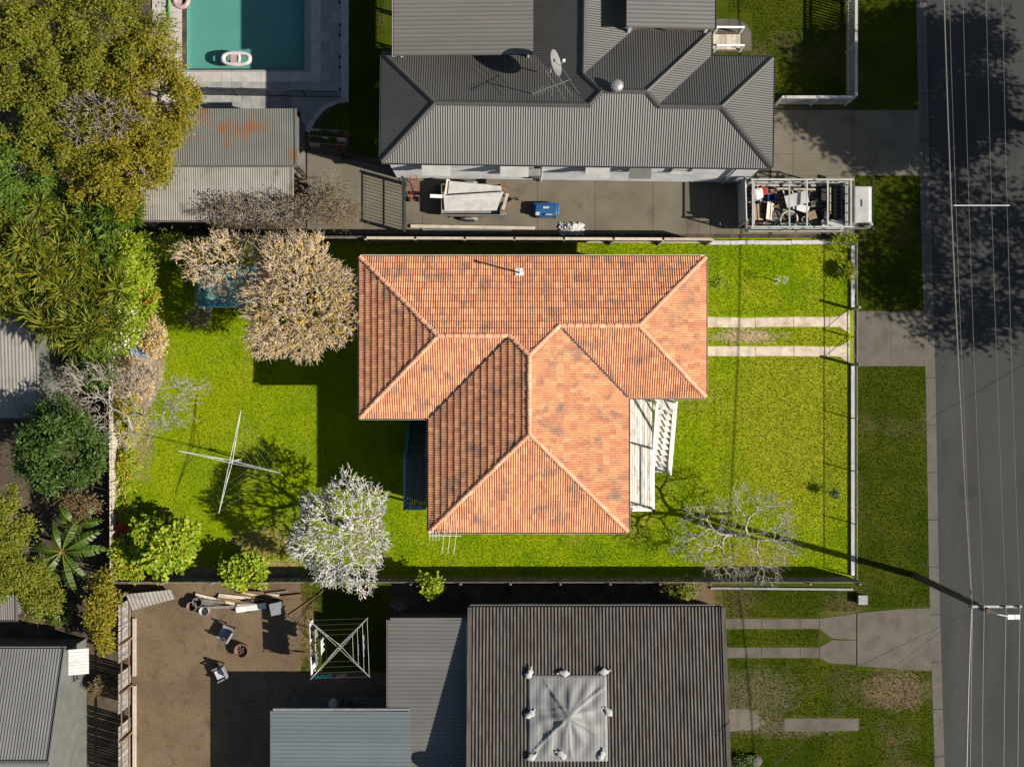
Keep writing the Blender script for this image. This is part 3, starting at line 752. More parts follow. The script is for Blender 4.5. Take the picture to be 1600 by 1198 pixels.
# weatherboards on the long visible wall
yw = gq(900, 250).y; dirw = (gq(1199, 250) - gq(604, 250)).normalized(); nw = (dirw.y, -dirw.x)
w0, w1 = gq(604, 250), gq(1199, 250)
bm_ = MB(); ln = (w1-w0).length; bm_.box((0, 0, 0), (ln, .016, .17), R=Matrix.Rotation(.06, 3, 'X')); WB = bm_.mesh('weatherboard', 'wall_grey')
for i in range(29):
    piece('weatherboard', WB, grey, Matrix.Translation(((w0.x+w1.x)/2 + nw[0]*.012, (w0.y+w1.y)/2 + nw[1]*.012, .15 + i*.165)) @ Matrix.Rotation(math.atan2(dirw.y, dirw.x), 4, 'Z'))
for x, w_, hd in ((680, 1.1, 'truck_white'), (805, 1.1, 'truck_white'), (938, .9, 'truck_white'), (1006, .8, 'wall_olive'), (1075, .9, None)):
    p = gq(x, 250); window(grey, (p.x, p.y - .03, 3.5), w_, 1.0, nw, frame='truck_white', hood=hd)
# wall services: air conditioner, downpipe, conduit
p = gq(832, 250); mb = MB(); mb.box((p.x, p.y-.28, 3.1), (.85, .34, .62)); ac = mb.build('air_conditioner', 'galv', grey, bevel=.02)
mb = MB(); mb.lathe([(.24, 0), (.24, .03)], (0, 0, 0), 16); fm = mb.mesh('fan_grille', 'plastic_black'); piece('fan_grille', fm, ac, Matrix.Translation((p.x-.12, p.y-.455, 3.1)) @ Matrix.Rotation(math.pi/2, 4, 'X'))
p = gq(850, 250); MB().tube([(p.x, p.y-.08, .1), (p.x, p.y-.08, 4.85)], .045, 8).build('downpipe', 'wall_grey', grey)
p = gq(1160, 250); MB().tube([(p.x, p.y-.08, .1), (p.x, p.y-.08, 4.85)], .045, 8).build('downpipe', 'wall_grey', grey)
# fly-over patio roof on the left and raised roof on the right
pf = Face((g2(617, 0, 5.9).x, g2(617, -150, 5.9).y), (g2(617, 0, 5.9).x, g2(617, 88, 5.9).y),
          [(g2(617, 0, 5.9).x, g2(617, -150, 5.9).y), (g2(617, 0, 5.9).x, g2(617, 88, 5.9).y), (g2(833, 0, 5.9).x, g2(617, 88, 5.9).y), (g2(833, 0, 5.9).x, g2(617, -150, 5.9).y)], 5.9, math.radians(2))
mbp = MB(); mbp.add([pf.pt(u, v, -.03) for u, v in pf.uv], [(0,1,2,3)]); pr = mbp.build('patio_roof', 'dark_metal', grey)
sheets(pr, pf, 'roof_pale', pitch=.19, depth=.03, cover=.76, k=6)
gutter(pr, pf.pt(pf.u0, 0), pf.pt(pf.u1, 0), 'plastic_white', (-1, 0))
for y in (-40, 20, 80):
    for x in (625, 826):
        p = g2(x, y, 5.9); MB().box((p.x, p.y, 2.92), (.09, .09, 5.84)).build('patio_post', 'white_paint', grey)
zr = 6.1
pf = Face(tuple(g2(1115, 46, zr)), tuple(g2(1115, -150, zr)), [tuple(g2(*q, zr)) for q in ((1115,46),(1115,-150),(978,-150),(978,46))], zr, math.radians(4))
mbp = MB(); mbp.add([pf.pt(u, v, -.03) for u, v in pf.uv], [(0,1,2,3)]); pr = mbp.build('raised_roof', 'dark_metal', grey)
sheets(pr, pf, 'roof_flatgrey', pitch=.19, depth=.025, cover=.76, k=6)
gutter(pr, pf.pt(pf.u0, 0), pf.pt(pf.u1, 0), 'dark_metal', (1, 0))
for y in (-50, 38):
    p = g2(1108, y, zr); MB().box((p.x, p.y, 3.0), (.12, .12, 6.05)).build('veranda_post', 'white_paint', grey)
    p = g2(986, y, zr); MB().box((p.x, p.y, 5.6), (.12, .12, 1.3)).build('veranda_post', 'white_paint', grey)
# front steps with white rails
st_ = thing('front_steps', 'short timber steps with white rails by the grey house lawn', 'steps', g(1133, 66))
for i in range(6):
    z = 1.5 - i*.25; p = g2(1118 + i*7, 66, z)
    MB().box((p.x, p.y, z), (.24, .75, .04)).build('tread', 'timber_pale', st_)
for y in (52, 80):
    a, b = g(1116, y, 1.5), g(1156, y, .1)
    MB().bar(a, b, .06, .2).build('stringer', 'timber_dark', st_)
    MB().bar(a + Vector((0,0,.9)), b + Vector((0,0,.9)), .07, .06).build('handrail', 'white_paint', st_)
    for e in (a, b): MB().box(e + Vector((0,0,.42)), (.09,.09,1.04)).build('newel_post', 'white_paint', st_)

def dish(name, label, base, face_dir, R=.55, m='galv_pale', mast=.9, basez=None):
    base = Vector(base); t = thing(name, label, 'satellite dish', base)
    top = base + Vector((0, 0, mast))
    MB().tube([base - Vector((0,0,.15)), base + Vector((0,0,mast*.5)), top], .03, 8).build('mast', 'galv_pale', t)
    d = Vector(face_dir).normalized(); q = d.to_track_quat('Z', 'Y').to_matrix()
    vs = []; fs = []; n = 24; rings = 5
    c = top + d*.08
    for side in (0, 1):
        for i in range(rings+1):
            r = R*i/rings
            for k in range(n):
                a = 2*math.pi*k/n; vs.append(c + q @ Vector((r*math.cos(a), r*1.08*math.sin(a), .5*r*r/R*.5 - side*.015)))
    for side in (0, 1):
        o_ = side*(rings+1)*n
        for i in range(rings):
            for k in range(n):
                f = (o_+i*n+k, o_+i*n+(k+1)%n, o_+(i+1)*n+(k+1)%n, o_+(i+1)*n+k); fs.append(f if side == 0 else f[::-1])
    MB().add(vs, fs).build('reflector', m, t, smooth=True)
    e = c + d*R*.9
    MB().tube([c + q @ Vector((0, -R*.9, .1)), e - Vector((0,0,.06))], .015, 6).build('feed_arm', 'galv_pale', t)
    MB().box(e, (.12,.12,.12)).build('feed_horn', 'galv_pale', t)
    MB().bar(top - Vector((0,0,.05)), c, .1, .1).build('bracket', 'galv', t)
    return t
dish('satellite_dish', 'large pale satellite dish beside the antenna on the grey metal roof', g(860, 112, 5.95), (.78, .1, .35), .58, m='galv', mast=1.15)
# yagi television antenna
b_ = g(862, 148, 6.5); an = thing('television_antenna', 'pale television antenna with many rods on the grey roof ridge', 'antenna', b_)
top = b_ + Vector((0, 0, 1.35)); MB().tube([b_ - Vector((0,0,.2)), top], .022, 8).build('mast', 'galv', an)
bd = Vector((.93, .36, 0)).normalized(); pd = Vector((-.55, .83, 0))
MB().tube([top - bd*.95, top + bd*.85], .014, 6).build('boom', 'galv', an)
for i in range(9):
    l = .16 if i < 6 else .75; c = top + bd*(-.9 + i*.16) + Vector((0, 0, .02))
    if i >= 6: c = top + bd*(.12 + (i-6)*.33) + Vector((0,0,.02))
    MB().tube([c - pd*l, c + pd*l], .01, 5).build('element', 'galv', an)
# spinning roof ventilator
b_ = g(963, 137, 6.2); rv = thing('roof_ventilator', 'round metal ventilator on the ridge of the grey roof', 'ventilator', b_)
MB().lathe([(.2, -.15), (.2, .12), (.17, .14)], tuple(b_), 18).build('base', 'roof_grey', rv)
MB().lathe([(.17, .14), (.26, .18), (.3, .3), (.24, .42), (.1, .48)], tuple(b_), 18).build('hood', 'galv', rv)
for k in range(14):
    a = 2*math.pi*k/14; d = Vector((math.cos(a), math.sin(a), 0))
    MB().bar(b_ + d*.27 + Vector((0,0,.19)), b_ + d*.29 + Vector((0,0,.4)), .025, .03).build('vane', 'galv', rv)

# ------------------------------------------------------------------ the brown-roofed house at the bottom
ZB, PB = 2.9, math.radians(11)
brown = thing('brown_house', 'house with a ribbed brown cement roof partly covered by a grey tarp', 'house', g(930, 1060))
fb = facepx((1129, 950), (734, 950), [(1129,950),(734,950),(734,1290),(1129,1290)], ZB, PB)
broof = roof_deck(brown, [fb], 'dark_metal', .03)
sheets(broof, fb, 'roof_super', pitch=.163, depth=.06, cover=1.14, k=8)
for u in (fb.u0 - .02, fb.u1 + .0):
    MB().bar(fb.pt(u, -.05, .05), fb.pt(u, fb.v1, .05), .2, .1).build('barge_capping', 'roof_super', broof)
gutter(broof, fb.pt(fb.u0, -.05), fb.pt(fb.u1, -.05), 'roof_flatgrey', (0, 1), .13)
BW = pxpoly([(742, 960), (1121, 960), (1121, 1290), (742, 1290)], ZB)
wall_box(brown, BW, -.05, ZB - .02, 'wall_olive')
for x in (830, 1000): p = g2(x, 960, ZB); window(brown, (p.x, p.y, 1.7), 1.3, 1.0, (0, 1))
p = g2(1121, 1010, ZB); window(brown, (p.x, p.y, 1.7), 1.5, 1.1, (1, 0)); p = g2(1121, 1120, ZB); window(brown, (p.x, p.y, 1.7), 1.5, 1.1, (1, 0))
MB().bar(g(730, 972, 3.0), g(730, 1062, 3.0), .16, .12).build('box_gutter', 'galv', brown)
# its grey side roof
zf = 2.8
ff = Face(tuple(g2(608, 968, zf)), tuple(g2(608, 1290, zf)), [tuple(g2(*q, zf)) for q in ((608,968),(608,1290),(731,1290),(731,968))], zf, math.radians(1.5))
mbp = MB(); mbp.add([ff.pt(u, v, -.03) for u, v in ff.uv], [(0,1,2,3)]); fl = mbp.build('side_roof', 'dark_metal', brown)
sheets(fl, ff, 'roof_flatgrey', pitch=.19, depth=.025, cover=.76, k=6)
gutter(fl, ff.pt(ff.u0, 0), ff.pt(ff.u1, 0), 'plastic_pink', (-1, 0))
MB().bar(g(610, 967, zf+.04), g(730, 967, zf+.04), .14, .08).build('fascia', 'roof_flatgrey', fl)
wall_box(brown, pxpoly([(616, 976), (729, 976), (729, 1290), (616, 1290)], zf), -.05, zf - .03, 'wall_olive')
# low pale blue roof over the patio
zl = 2.75
fl_ = Face(tuple(g2(425, 1109, zl)), tuple(g2(425, 1290, zl)), [tuple(g2(*q, zl+.0)) for q in ((425,1109),(425,1290),(643,1290),(643,1109))], zl, math.radians(.9))
pat = thing('patio_cover', 'flat pale blue metal patio roof on posts beside the dirt yard', 'patio roof', g(530, 1180))
mbp = MB(); mbp.add([fl_.pt(u, v, -.03) for u, v in fl_.uv], [(0,1,2,3)]); plr = mbp.build('roof', 'dark_metal', pat)
sheets(plr, fl_, 'roof_blue', pitch=.19, depth=.025, cover=.76, k=6, lift=.1)
MB().bar(g(427, 1107.5, zl+.08), g(640, 1107.5, zl+.08), .1, .14).build('gutter', 'galv', plr)
for x in (432, 520, 600):
    for y in (1116, 1270):
        p = g2(x, y, zl); MB().box((p.x, p.y, 1.36), (.09,.09,2.74)).build('post', 'wall_olive', pat)
# tarp tied over the roof
tp = MB(); n = 56; q0, q1 = g2(826, 1190, 4.4), g2(948, 1055, 3.6)
def on_roof(x, y):
    return ZB + (fb.a.y - y)*math.tan(PB)
vs = []
ax, ay = g2(888, 1118, 4.2)
for i in range(n+1):
    for j in range(n+1):
        s_, t_ = i/n, j/n
        x = q0.x + (q1.x-q0.x)*s_; y = q0.y + (q1.y-q0.y)*t_
        ex_ = min(s_, 1-s_, t_, 1-t_)
        r = math.hypot(x-ax, y-ay); th = math.atan2(y-ay, x-ax)
        hgt = .1 + .5*math.exp(-(r/.75)**1.3)
        hgt += .05*abs(math.sin(th*5 + .7*math.sin(r*2)))**3*min(1, r/.6)*min(1, ex_*8) + .025*math.sin(x*9 + 2*math.sin(y*2))*min(1, ex_*6)
        hgt += .02*math.sin(x*38)*min(1, r/1.2)
        for ct in (.62, 2.2, -2.35, -.6, -1.5): hgt += .075*math.exp(-((math.sin((th-ct)/2)*2*r)/.05)**2)*min(1, r/.4)*min(1, ex_*9)*(1 if math.cos(th-ct) > 0 else 0)
        hgt += .03*math.exp(-((y-ay-.25-.1*math.sin(x*3))/.04)**2)*min(1, ex_*9)
        if ex_ == 0: hgt = .075
        vs.append((x, y, on_roof(x, y) + hgt))
one('roof_tarp', MB().add(vs, [(i*(n+1)+j, (i+1)*(n+1)+j, (i+1)*(n+1)+j+1, i*(n+1)+j+1) for i in range(n) for j in range(n)]), 'tarp', 'wrinkled pale grey tarp tied over the ribbed brown roof', 'tarp', (ax, ay, on_roof(ax, ay)), smooth=True)
bag = None
for x, y, where in ((827, 1053, 'top left corner'), (882, 1052, 'middle of the top edge'), (944, 1050, 'top right corner'), (828, 1117, 'middle of the left edge'), (951, 1113, 'middle of the right edge'), (831, 1184, 'bottom left corner'), (878, 1181, 'middle of the bottom edge'), (940, 1182, 'bottom right corner')):
    p = g2(x, y, 3.7 + (y-1050)*.006); z = on_roof(p.x, p.y) + .08
    t = thing('sandbag', 'pale sandbag holding down the %s of the tarp' % where, 'sandbag', (p.x, p.y, z), 'sandbags round the tarp')
    pts = []
    rg = random.Random(x); a0 = rg.uniform(0, 3)
    mb = MB(); vs = []; K = 12
    for i in range(7):
        s_ = -1 + i/3; rr = math.sqrt(max(0, 1-(s_*.96)**2))
        for k in range(K):
            a = 2*math.pi*k/K; wob = 1 + .15*math.sin(3*a + s_*4 + x)
            vs.append(Vector((s_*.24, math.cos(a)*.16*rr*wob*(1+.3*math.sin(s_*5+x)), .08 + math.sin(a)*.09*rr*wob)))
    M3 = Matrix.Rotation(a0, 3, 'Z')
    vs = [Vector((p.x, p.y, z)) + M3 @ v for v in vs]
    mb.add(vs, [(i*K+k, i*K+(k+1)%K, (i+1)*K+(k+1)%K, (i+1)*K+k) for i in range(6) for k in range(K)]); mb.build('sack', 'sandbag', t, smooth=True)
    e = Vector((p.x, p.y, z)) + M3 @ Vector((.2, 0, .08)); e2 = e + M3 @ Vector((.12, .08, -.04))
    MB().tube([e, (e+e2)/2, e2], [.05, .035, .06], 7).build('tied_neck', 'sandbag', t)
dish('satellite_dish', 'satellite dish on the grey side roof by the brown ribbed roof', g(705, 1197, 2.95), (.55, -.5, .45), .48, m='galv', mast=.75)

# ------------------------------------------------------------------ trees and plants
def tubes_np(P0, P1, R0, R1, n=5):
    P0, P1, R0, R1 = map(np.asarray, (P0, P1, R0, R1))
    d = P1 - P0; d = d / (np.linalg.norm(d, axis=1, keepdims=True) + 1e-9)
    up = np.where(np.abs(d[:, 2:3]) < .9, np.array([[0, 0, 1.]]), np.array([[1., 0, 0]]))
    a = np.cross(d, up); a /= np.linalg.norm(a, axis=1, keepdims=True) + 1e-9; b = np.cross(d, a)
    k = len(P0); V = np.zeros((k, 2, n, 3))
    for i in range(n):
        t = 2*np.pi*i/n; o_ = a*np.cos(t) + b*np.sin(t)
        V[:, 0, i] = P0 + o_*R0[:, None]; V[:, 1, i] = P1 + o_*R1[:, None]
    F = []
    base = np.arange(k)[:, None]*2*n
    for i in range(n):
        j = (i+1) % n; F.append(np.concatenate([base+i, base+j, base+n+j, base+n+i], 1))
    return V.reshape(-1, 3), np.concatenate(F)
def grow(start, pts, r, rng, segs, rmin, f=.42, wob=.1, power=.42, tip=1.0):
    """branches from start that divide until each reaches one of the points"""
    stack = [(np.array(start, float), np.array(pts, float), r)]
    while stack:
        s, P, r = stack.pop()
        if len(P) == 1:
            m_ = (s + P[0])/2 + rng.normal(0, wob*.5, 3)*np.linalg.norm(P[0]-s)
            segs.append((s, m_, max(r, rmin), rmin)); segs.append((m_, P[0], rmin, rmin*tip)); continue
        c = P.mean(0); node = s + (c - s)*f*rng.uniform(.7, 1.25); L_ = np.linalg.norm(node - s)
        mid = (s+node)/2 + rng.normal(0, wob, 3)*L_; node = node + rng.normal(0, wob, 3)*L_
        r2 = max(rmin, r*(.82))
        segs.append((s, mid, r, (r+r2)/2)); segs.append((mid, node, (r+r2)/2, r2))
        q = P - P.mean(0)
        if len(P) > 2: ax = np.linalg.svd(q, full_matrices=False)[2][0]
        else: ax = q[0]
        ax = ax + rng.normal(0, .25, 3)
        pr = q @ ax; th = np.quantile(pr, rng.uniform(.35, .65)); A = pr <= th
        if A.all() or not A.any(): A[:] = False; A[:len(P)//2] = True
        for sel in (A, ~A):
            k = sel.sum()/len(P); stack.append((node, P[sel], max(rmin, r2*k**power)))
def leaves_np(P, D, Ln, Wd, rng):
    n = len(P); D = D/(np.linalg.norm(D, axis=1, keepdims=True)+1e-9)
    up = np.array([[0, 0, 1.]]) + rng.normal(0, .45, (n, 3)); X = np.cross(D, up); X /= np.linalg.norm(X, axis=1, keepdims=True)+1e-9
    Nn = np.cross(X, D); Ln = Ln[:, None]; Wd = Wd[:, None]
    V = np.stack([P, P + D*Ln*.5 + X*Wd*.5 + Nn*Wd*.15, P + D*Ln - np.array([[0, 0, 1.]])*Ln*.15, P + D*Ln*.5 - X*Wd*.5 + Nn*Wd*.15], 1)
    i = np.arange(n)[:, None]*4
    return V.reshape(-1, 3), np.concatenate([np.concatenate([i, i+1, i+2], 1), np.concatenate([i, i+2, i+3], 1)])
def ell_points(c, R, n, rng, shell=.5, zmin=-.35):
    out = []
    while len(out) < n:
        d = rng.normal(0, 1, 3); d /= np.linalg.norm(d)
        if d[2] < zmin: continue
        r = rng.uniform(shell, 1)**.6
        r *= 1 + .09*math.sin(math.atan2(d[1], d[0])*3 + c[0]) + .08*math.sin(math.atan2(d[1], d[0])*7 + c[1]*1.3)
        out.append(np.array(c) + d*r*np.array(R))
    return np.array(out)
def leafy(name, label, cat, px, py, zc, rx, ry, rz, m, ncl, lpc, L_=.14, W_=.068, cr=.34, seed=0, trunk='bark_brown', tr=.16, group=None, extra=None, style='round', base=None):
    """a tree or shrub: forked trunk with limbs to every clump, leaf clumps through the crown"""
    rng = np.random.default_rng(seed + 100)
    c = g(px, py, zc); b = Vector((c.x, c.y, 0)) if base is None else g(*base)
    t = thing(name, label, cat, b, group)
    k = (1 - zc/H)/S; R = (rx*k, ry*k, rz)
    C = ell_points((c.x, c.y, c.z), R, ncl, rng, shell=.25)
    C[:, 2] = np.maximum(C[:, 2], .12)
    segs = []; st = (b.x, b.y, -.05); fork = (b.x + (c.x-b.x)*.3, b.y + (c.y-b.y)*.3, max(.1, (zc - rz)*.8))
    segs.append((np.array(st), np.array(fork), tr*1.25, tr)); grow(fork, C, tr*.8, rng, segs, .014, wob=.1)
    a_ = list(zip(*segs)); V, F = tubes_np(*a_); mesh_np('trunk', V, F, trunk, t)
    cnt = rng.poisson(lpc, ncl); idx = np.repeat(np.arange(ncl), cnt); n = len(idx)
    crs = rng.uniform(.6, 1.3, ncl)[idx]*cr
    if style == 'frond':                       # long narrow leaves that rise and arch from the clump's heart
        D = rng.normal(0, 1, (n, 3)); D[:, 2] = np.abs(D[:, 2])*.5 + .1; D /= np.linalg.norm(D, axis=1, keepdims=True)
        P = C[idx] + rng.normal(0, .05, (n, 3)); P += D*crs[:, None]*rng.uniform(0, .8, n)[:, None]
    else:
        o_ = rng.normal(0, .55, (n, 3)); o_[:, 2] *= .55; P = C[idx] + o_*crs[:, None]
        D = o_*.8 + rng.normal(0, .55, (n, 3)); D[:, 2] = D[:, 2]*.45 - .05
    P[:, 2] = np.maximum(P[:, 2], .05)
    V, F = leaves_np(P, D, rng.uniform(.6, 1.35, n)*L_, rng.uniform(.7, 1.3, n)*W_, rng)
    mesh_np('crown', V, F, m, t)
    if extra:
        em, en, el, ew, nm = extra
        sel = rng.choice(n, en); P2 = P[sel] + np.array([0, 0, .06]); D2 = rng.normal(0, 1, (en, 3)); D2[:, 2] *= .3
        V, F = leaves_np(P2, D2, rng.uniform(.7, 1.3, en)*el, rng.uniform(.7, 1.3, en)*ew, rng); mesh_np(nm, V, F, em, t)['kind'] = 'stuff'
    return t
def bare(name, label, cat, base, px, py, zc, rx, ry, rz, ntips, m, rmin=.012, tr=.14, seed=0, leaves=None, sides=5, f=.4, wob=.12, fork=.35, tip=1.0, shell=.3, zmin=-.5, power=.42, twig=None):
    rng = np.random.default_rng(seed + 500)
    c = g(px, py, zc); b = g(*base); t = thing(name, label, cat, b)
    k = (1 - zc/H)/S
    C = ell_points((c.x, c.y, c.z), (rx*k, ry*k, rz), ntips, rng, shell=shell, zmin=zmin); C[:, 2] = np.maximum(C[:, 2], .35)
    segs = []; fk = np.array((b.x + (c.x-b.x)*.25, b.y + (c.y-b.y)*.25, max(.25, fork*zc)))
    segs.append((np.array((b.x, b.y, -.05)), fk, tr*1.3, tr))
    grow(fk, C, tr*.9, rng, segs, rmin, f=f, wob=wob, tip=tip, power=power)
    if twig:                                   # fine spurs at every branch end
        cc = np.array((c.x, c.y, max(.3, c.z - rz)))
        for p in C:
            for _ in range(twig[0]):
                d = (p - cc)/np.linalg.norm(p - cc) + rng.normal(0, .5, 3); d /= np.linalg.norm(d); l = twig[1]*rng.uniform(.5, 1.3)
                segs.append((p - d*.02, p + d*l, twig[2], twig[2]*.5))
    V, F = tubes_np(*list(zip(*segs)), n=sides); mesh_np('branches', V, F, m, t)
    for lm, ln, lL, lW, nm in (leaves or []):
        sel = rng.choice(len(C), ln); P = C[sel] + rng.normal(0, .09, (ln, 3)); D = rng.normal(0, 1, (ln, 3)); D[:, 2] *= .4
        V, F = leaves_np(P, D, rng.uniform(.6, 1.3, ln)*lL, rng.uniform(.6, 1.3, ln)*lW, rng); mesh_np(nm, V, F, lm, t)['kind'] = 'stuff'
    return t

# the wood of tall trees on the left
TR = 'tall trees in the wood on the left'
leafy('gum_tree', 'olive leafed tree in the top left corner of the wood', 'tree', 40, 70, 8.0, 95, 90, 2.2, 'leaf_olive', 112, 180, seed=1, group=TR, tr=.22)
leafy('gum_tree', 'olive leafed tree at the top edge beside the pool', 'tree', 168, 45, 7.5, 85, 85, 2.2, 'leaf_olive', 106, 180, seed=2, group=TR, tr=.22)
leafy('gum_tree', 'golden olive tree reaching over the pool paving and rusty shed', 'tree', 236, 150, 7.0, 72, 100, 1.9, 'leaf_gold', 100, 180, seed=3, group=TR, tr=.2)
leafy('gum_tree', 'olive tree with bare grey twigs in the middle of the upper wood', 'tree', 95, 190, 7.5, 95, 80, 2.0, 'leaf_olive', 106, 168, seed=4, group=TR, tr=.22)
leafy('gum_tree', 'golden leafed tree overhanging the pale carport roof', 'tree', 190, 262, 6.8, 82, 75, 1.9, 'leaf_gold', 93, 180, seed=5, group=TR, tr=.2)
leafy('gum_tree', 'green leafed tree at the left edge below the olive trees', 'tree', 30, 275, 6.5, 80, 75, 1.9, 'leaf_green', 93, 180, seed=6, group=TR, tr=.2)
leafy('broadleaf_tree', 'long leafed green tree at the left edge above the white shed roof', 'tree', 62, 385, 6.0, 95, 85, 1.8, 'leaf_frond', 85, 90, L_=.42, W_=.07, cr=.5, seed=7, group=TR, style='frond')
leafy('broadleaf_tree', 'deep green long leafed tree beside the corner of the lawn', 'tree', 150, 350, 5.5, 65, 65, 1.6, 'leaf_green', 55, 100, L_=.4, W_=.075, cr=.5, seed=8, group=TR, style='frond')
leafy('umbrella_tree', 'spiky tree with long arching fronds outside the left fence', 'tree', 112, 480, 5.0, 80, 70, 1.4, 'leaf_frond', 34, 80, L_=.62, W_=.075, cr=.75, seed=9, group=TR, style='frond')
leafy('broadleaf_tree', 'ragged olive tree with brown gaps left of the spiky fronds', 'tree', 35, 465, 4.5, 50, 40, 1.3, 'leaf_olive', 30, 120, L_=.2, W_=.08, seed=10, group=TR)
bare('bare_tree', 'leafless grey twigs poking through the upper wood', 'tree', (150, 200), 150, 185, 8.6, 75, 45, 1.2, 500, 'bark_dim', seed=40, rmin=.016)
leafy('mango_tree', 'dense dark green round tree outside the left fence', 'tree', 98, 700, 4.0, 76, 68, 1.7, 'leaf_deep', 75, 190, L_=.2, W_=.08, cr=.4, seed=11)
leafy('garden_shrub', 'olive shrub at the left edge below the dark round tree', 'shrub', 12, 815, 2.6, 38, 60, 1.2, 'leaf_frond', 40, 160, seed=12)
leafy('garden_shrub', 'olive shrub at the left edge above the small white roof', 'shrub', 20, 895, 2.4, 42, 34, 1.0, 'leaf_frond', 30, 160, seed=13)
leafy('garden_shrub', 'low green shrub under the banana leaves', 'shrub', 62, 925, 1.6, 40, 40, .8, 'leaf_frond', 34, 150, seed=14)
leafy('climbing_vine', 'yellow green vine hanging over the grey fence beside the lower house', 'vine', 164, 955, 1.8, 18, 62, .8, 'leaf_gold', 34, 150, L_=.15, W_=.09, cr=.3, seed=15)
leafy('garden_shrub', 'small shrub beside the white awning of the lower left house', 'shrub', 158, 1072, .6, 14, 12, .4, 'leaf_rust', 10, 120, L_=.12, W_=.06, cr=.25, seed=16)
leafy('garden_shrub', 'leafy clump between the round tree and the banana plant', 'shrub', 120, 790, 1.4, 30, 14, .6, 'leaf_rust', 18, 110, L_=.16, W_=.06, cr=.3, seed=17)
# shrubs inside the lot
leafy('lime_shrub', 'tall lime green shrub in the top left corner of the lawn', 'shrub', 205, 412, 2.2, 26, 46, 1.2, 'leaf_lime', 40, 170, L_=.2, W_=.07, cr=.34, seed=20, trunk='bark_brown', tr=.06)
leafy('lime_shrub', 'yellow green shrub behind the lime shrub along the back fence', 'shrub', 268, 384, 1.6, 34, 14, .8, 'leaf_lime', 22, 150, L_=.18, W_=.07, cr=.3, seed=21, tr=.05, extra=('leaf_yellow', 300, .16, .09, 'yellow_leaves'))
leafy('flowering_shrub', 'green shrub with red flowers by the left garden bed', 'shrub', 222, 470, 1.2, 22, 36, .7, 'leaf_lime', 24, 130, L_=.17, W_=.08, cr=.3, seed=22, tr=.05, extra=('petal_red', 110, .16, .12, 'flowers'))
leafy('flowering_shrub', 'lime shrub with white flowers at the left fence', 'shrub', 200, 505, 1.4, 16, 44, .8, 'leaf_lime', 24, 130, L_=.17, W_=.08, cr=.3, seed=23, tr=.05, extra=('petal_white', 260, .16, .12, 'flowers'))
leafy('dry_shrub', 'dry yellow shrub beside the blue tub', 'shrub', 240, 528, .9, 16, 28, .5, 'leaf_dry', 20, 130, L_=.15, W_=.05, cr=.28, seed=24, tr=.04, extra=('leaf_yellow', 500, .15, .08, 'yellow_leaves'))
leafy('dry_shrub', 'tan dry shrub beneath the pale bare tree at the left fence', 'shrub', 210, 590, .9, 30, 34, .5, 'leaf_dry', 30, 130, L_=.16, W_=.04, cr=.3, seed=25, tr=.04, extra=('leaf_yellow', 260, .15, .08, 'yellow_leaves'))
leafy('hibiscus_shrub', 'big bright lime leafy shrub in the lower left corner of the lawn', 'shrub', 262, 848, 1.8, 48, 44, 1.1, 'leaf_lime', 62, 100, L_=.22, W_=.17, cr=.34, seed=26, tr=.06)
leafy('garden_shrub', 'yellowish low shrub in the bottom left corner of the lawn', 'shrub', 206, 872, 1.1, 24, 36, .6, 'leaf_lime', 30, 120, L_=.16, W_=.08, cr=.3, seed=27, tr=.05, extra=('leaf_yellow', 500, .16, .08, 'yellow_leaves'))
leafy('hibiscus_shrub', 'small lime leafy shrub at the back fence left of the silver frangipani', 'shrub', 382, 893, 1.2, 34, 20, .7, 'leaf_lime', 28, 100, L_=.2, W_=.15, cr=.3, seed=28, tr=.05)
leafy('hibiscus_shrub', 'tiny lime shrub peeping over the back fence right of the silver frangipani', 'shrub', 671, 912, 1.5, 12, 12, .5, 'leaf_lime', 9, 90, L_=.18, W_=.13, cr=.24, seed=29, tr=.04)
leafy('red_shrub', 'small orange leafed plant in the lower left corner', 'plant', 190, 824, .6, 9, 7, .3, 'petal_red', 6, 60, L_=.13, W_=.09, cr=.18, seed=30, tr=.03)
leafy('young_tree', 'small yellow green sapling by the right wall of the tiled house', 'sapling', 1122, 440, .9, 12, 11, .5, 'leaf_lime', 8, 60, L_=.13, W_=.05, cr=.2, seed=31, tr=.02)
bare('young_tree', 'thin pale leafless sapling in the middle of the front lawn', 'sapling', (1216, 440), 1220, 438, 1.0, 14, 10, .5, 40, 'bark_pale', rmin=.008, tr=.02, seed=32)
leafy('flax_plant', 'orange and green spiky plant at the front fence', 'plant', 1324, 428, .3, 9, 15, .2, 'leaf_lime', 7, 45, L_=.3, W_=.05, cr=.25, seed=33, tr=.03, style='frond', extra=('leaf_yellow', 60, .3, .05, 'dry_leaves'))
leafy('fence_grass', 'lime weeds in the top right corner of the lawn', 'plant', 1318, 376, .4, 18, 6, .25, 'leaf_lime', 8, 50, L_=.2, W_=.04, cr=.25, seed=34, tr=.02, style='frond')
leafy('pot_shrub', 'round dark shrub standing alone near the front fence', 'shrub', 1303, 772, .7, 6, 5, .25, 'leaf_deep', 6, 50, L_=.1, W_=.05, cr=.14, seed=35, tr=.02)
leafy('garden_shrub', 'green shrub by the mulch bed behind the brown house', 'shrub', 1062, 920, .8, 22, 10, .4, 'leaf_frond', 14, 90, L_=.16, W_=.07, cr=.28, seed=36, tr=.03)
leafy('garden_shrub', 'dry brown shrubs by the gate of the concrete yard', 'shrub', 515, 322, 1.2, 48, 34, .6, 'leaf_rust', 34, 60, L_=.12, W_=.04, cr=.4, seed=37, tr=.04)
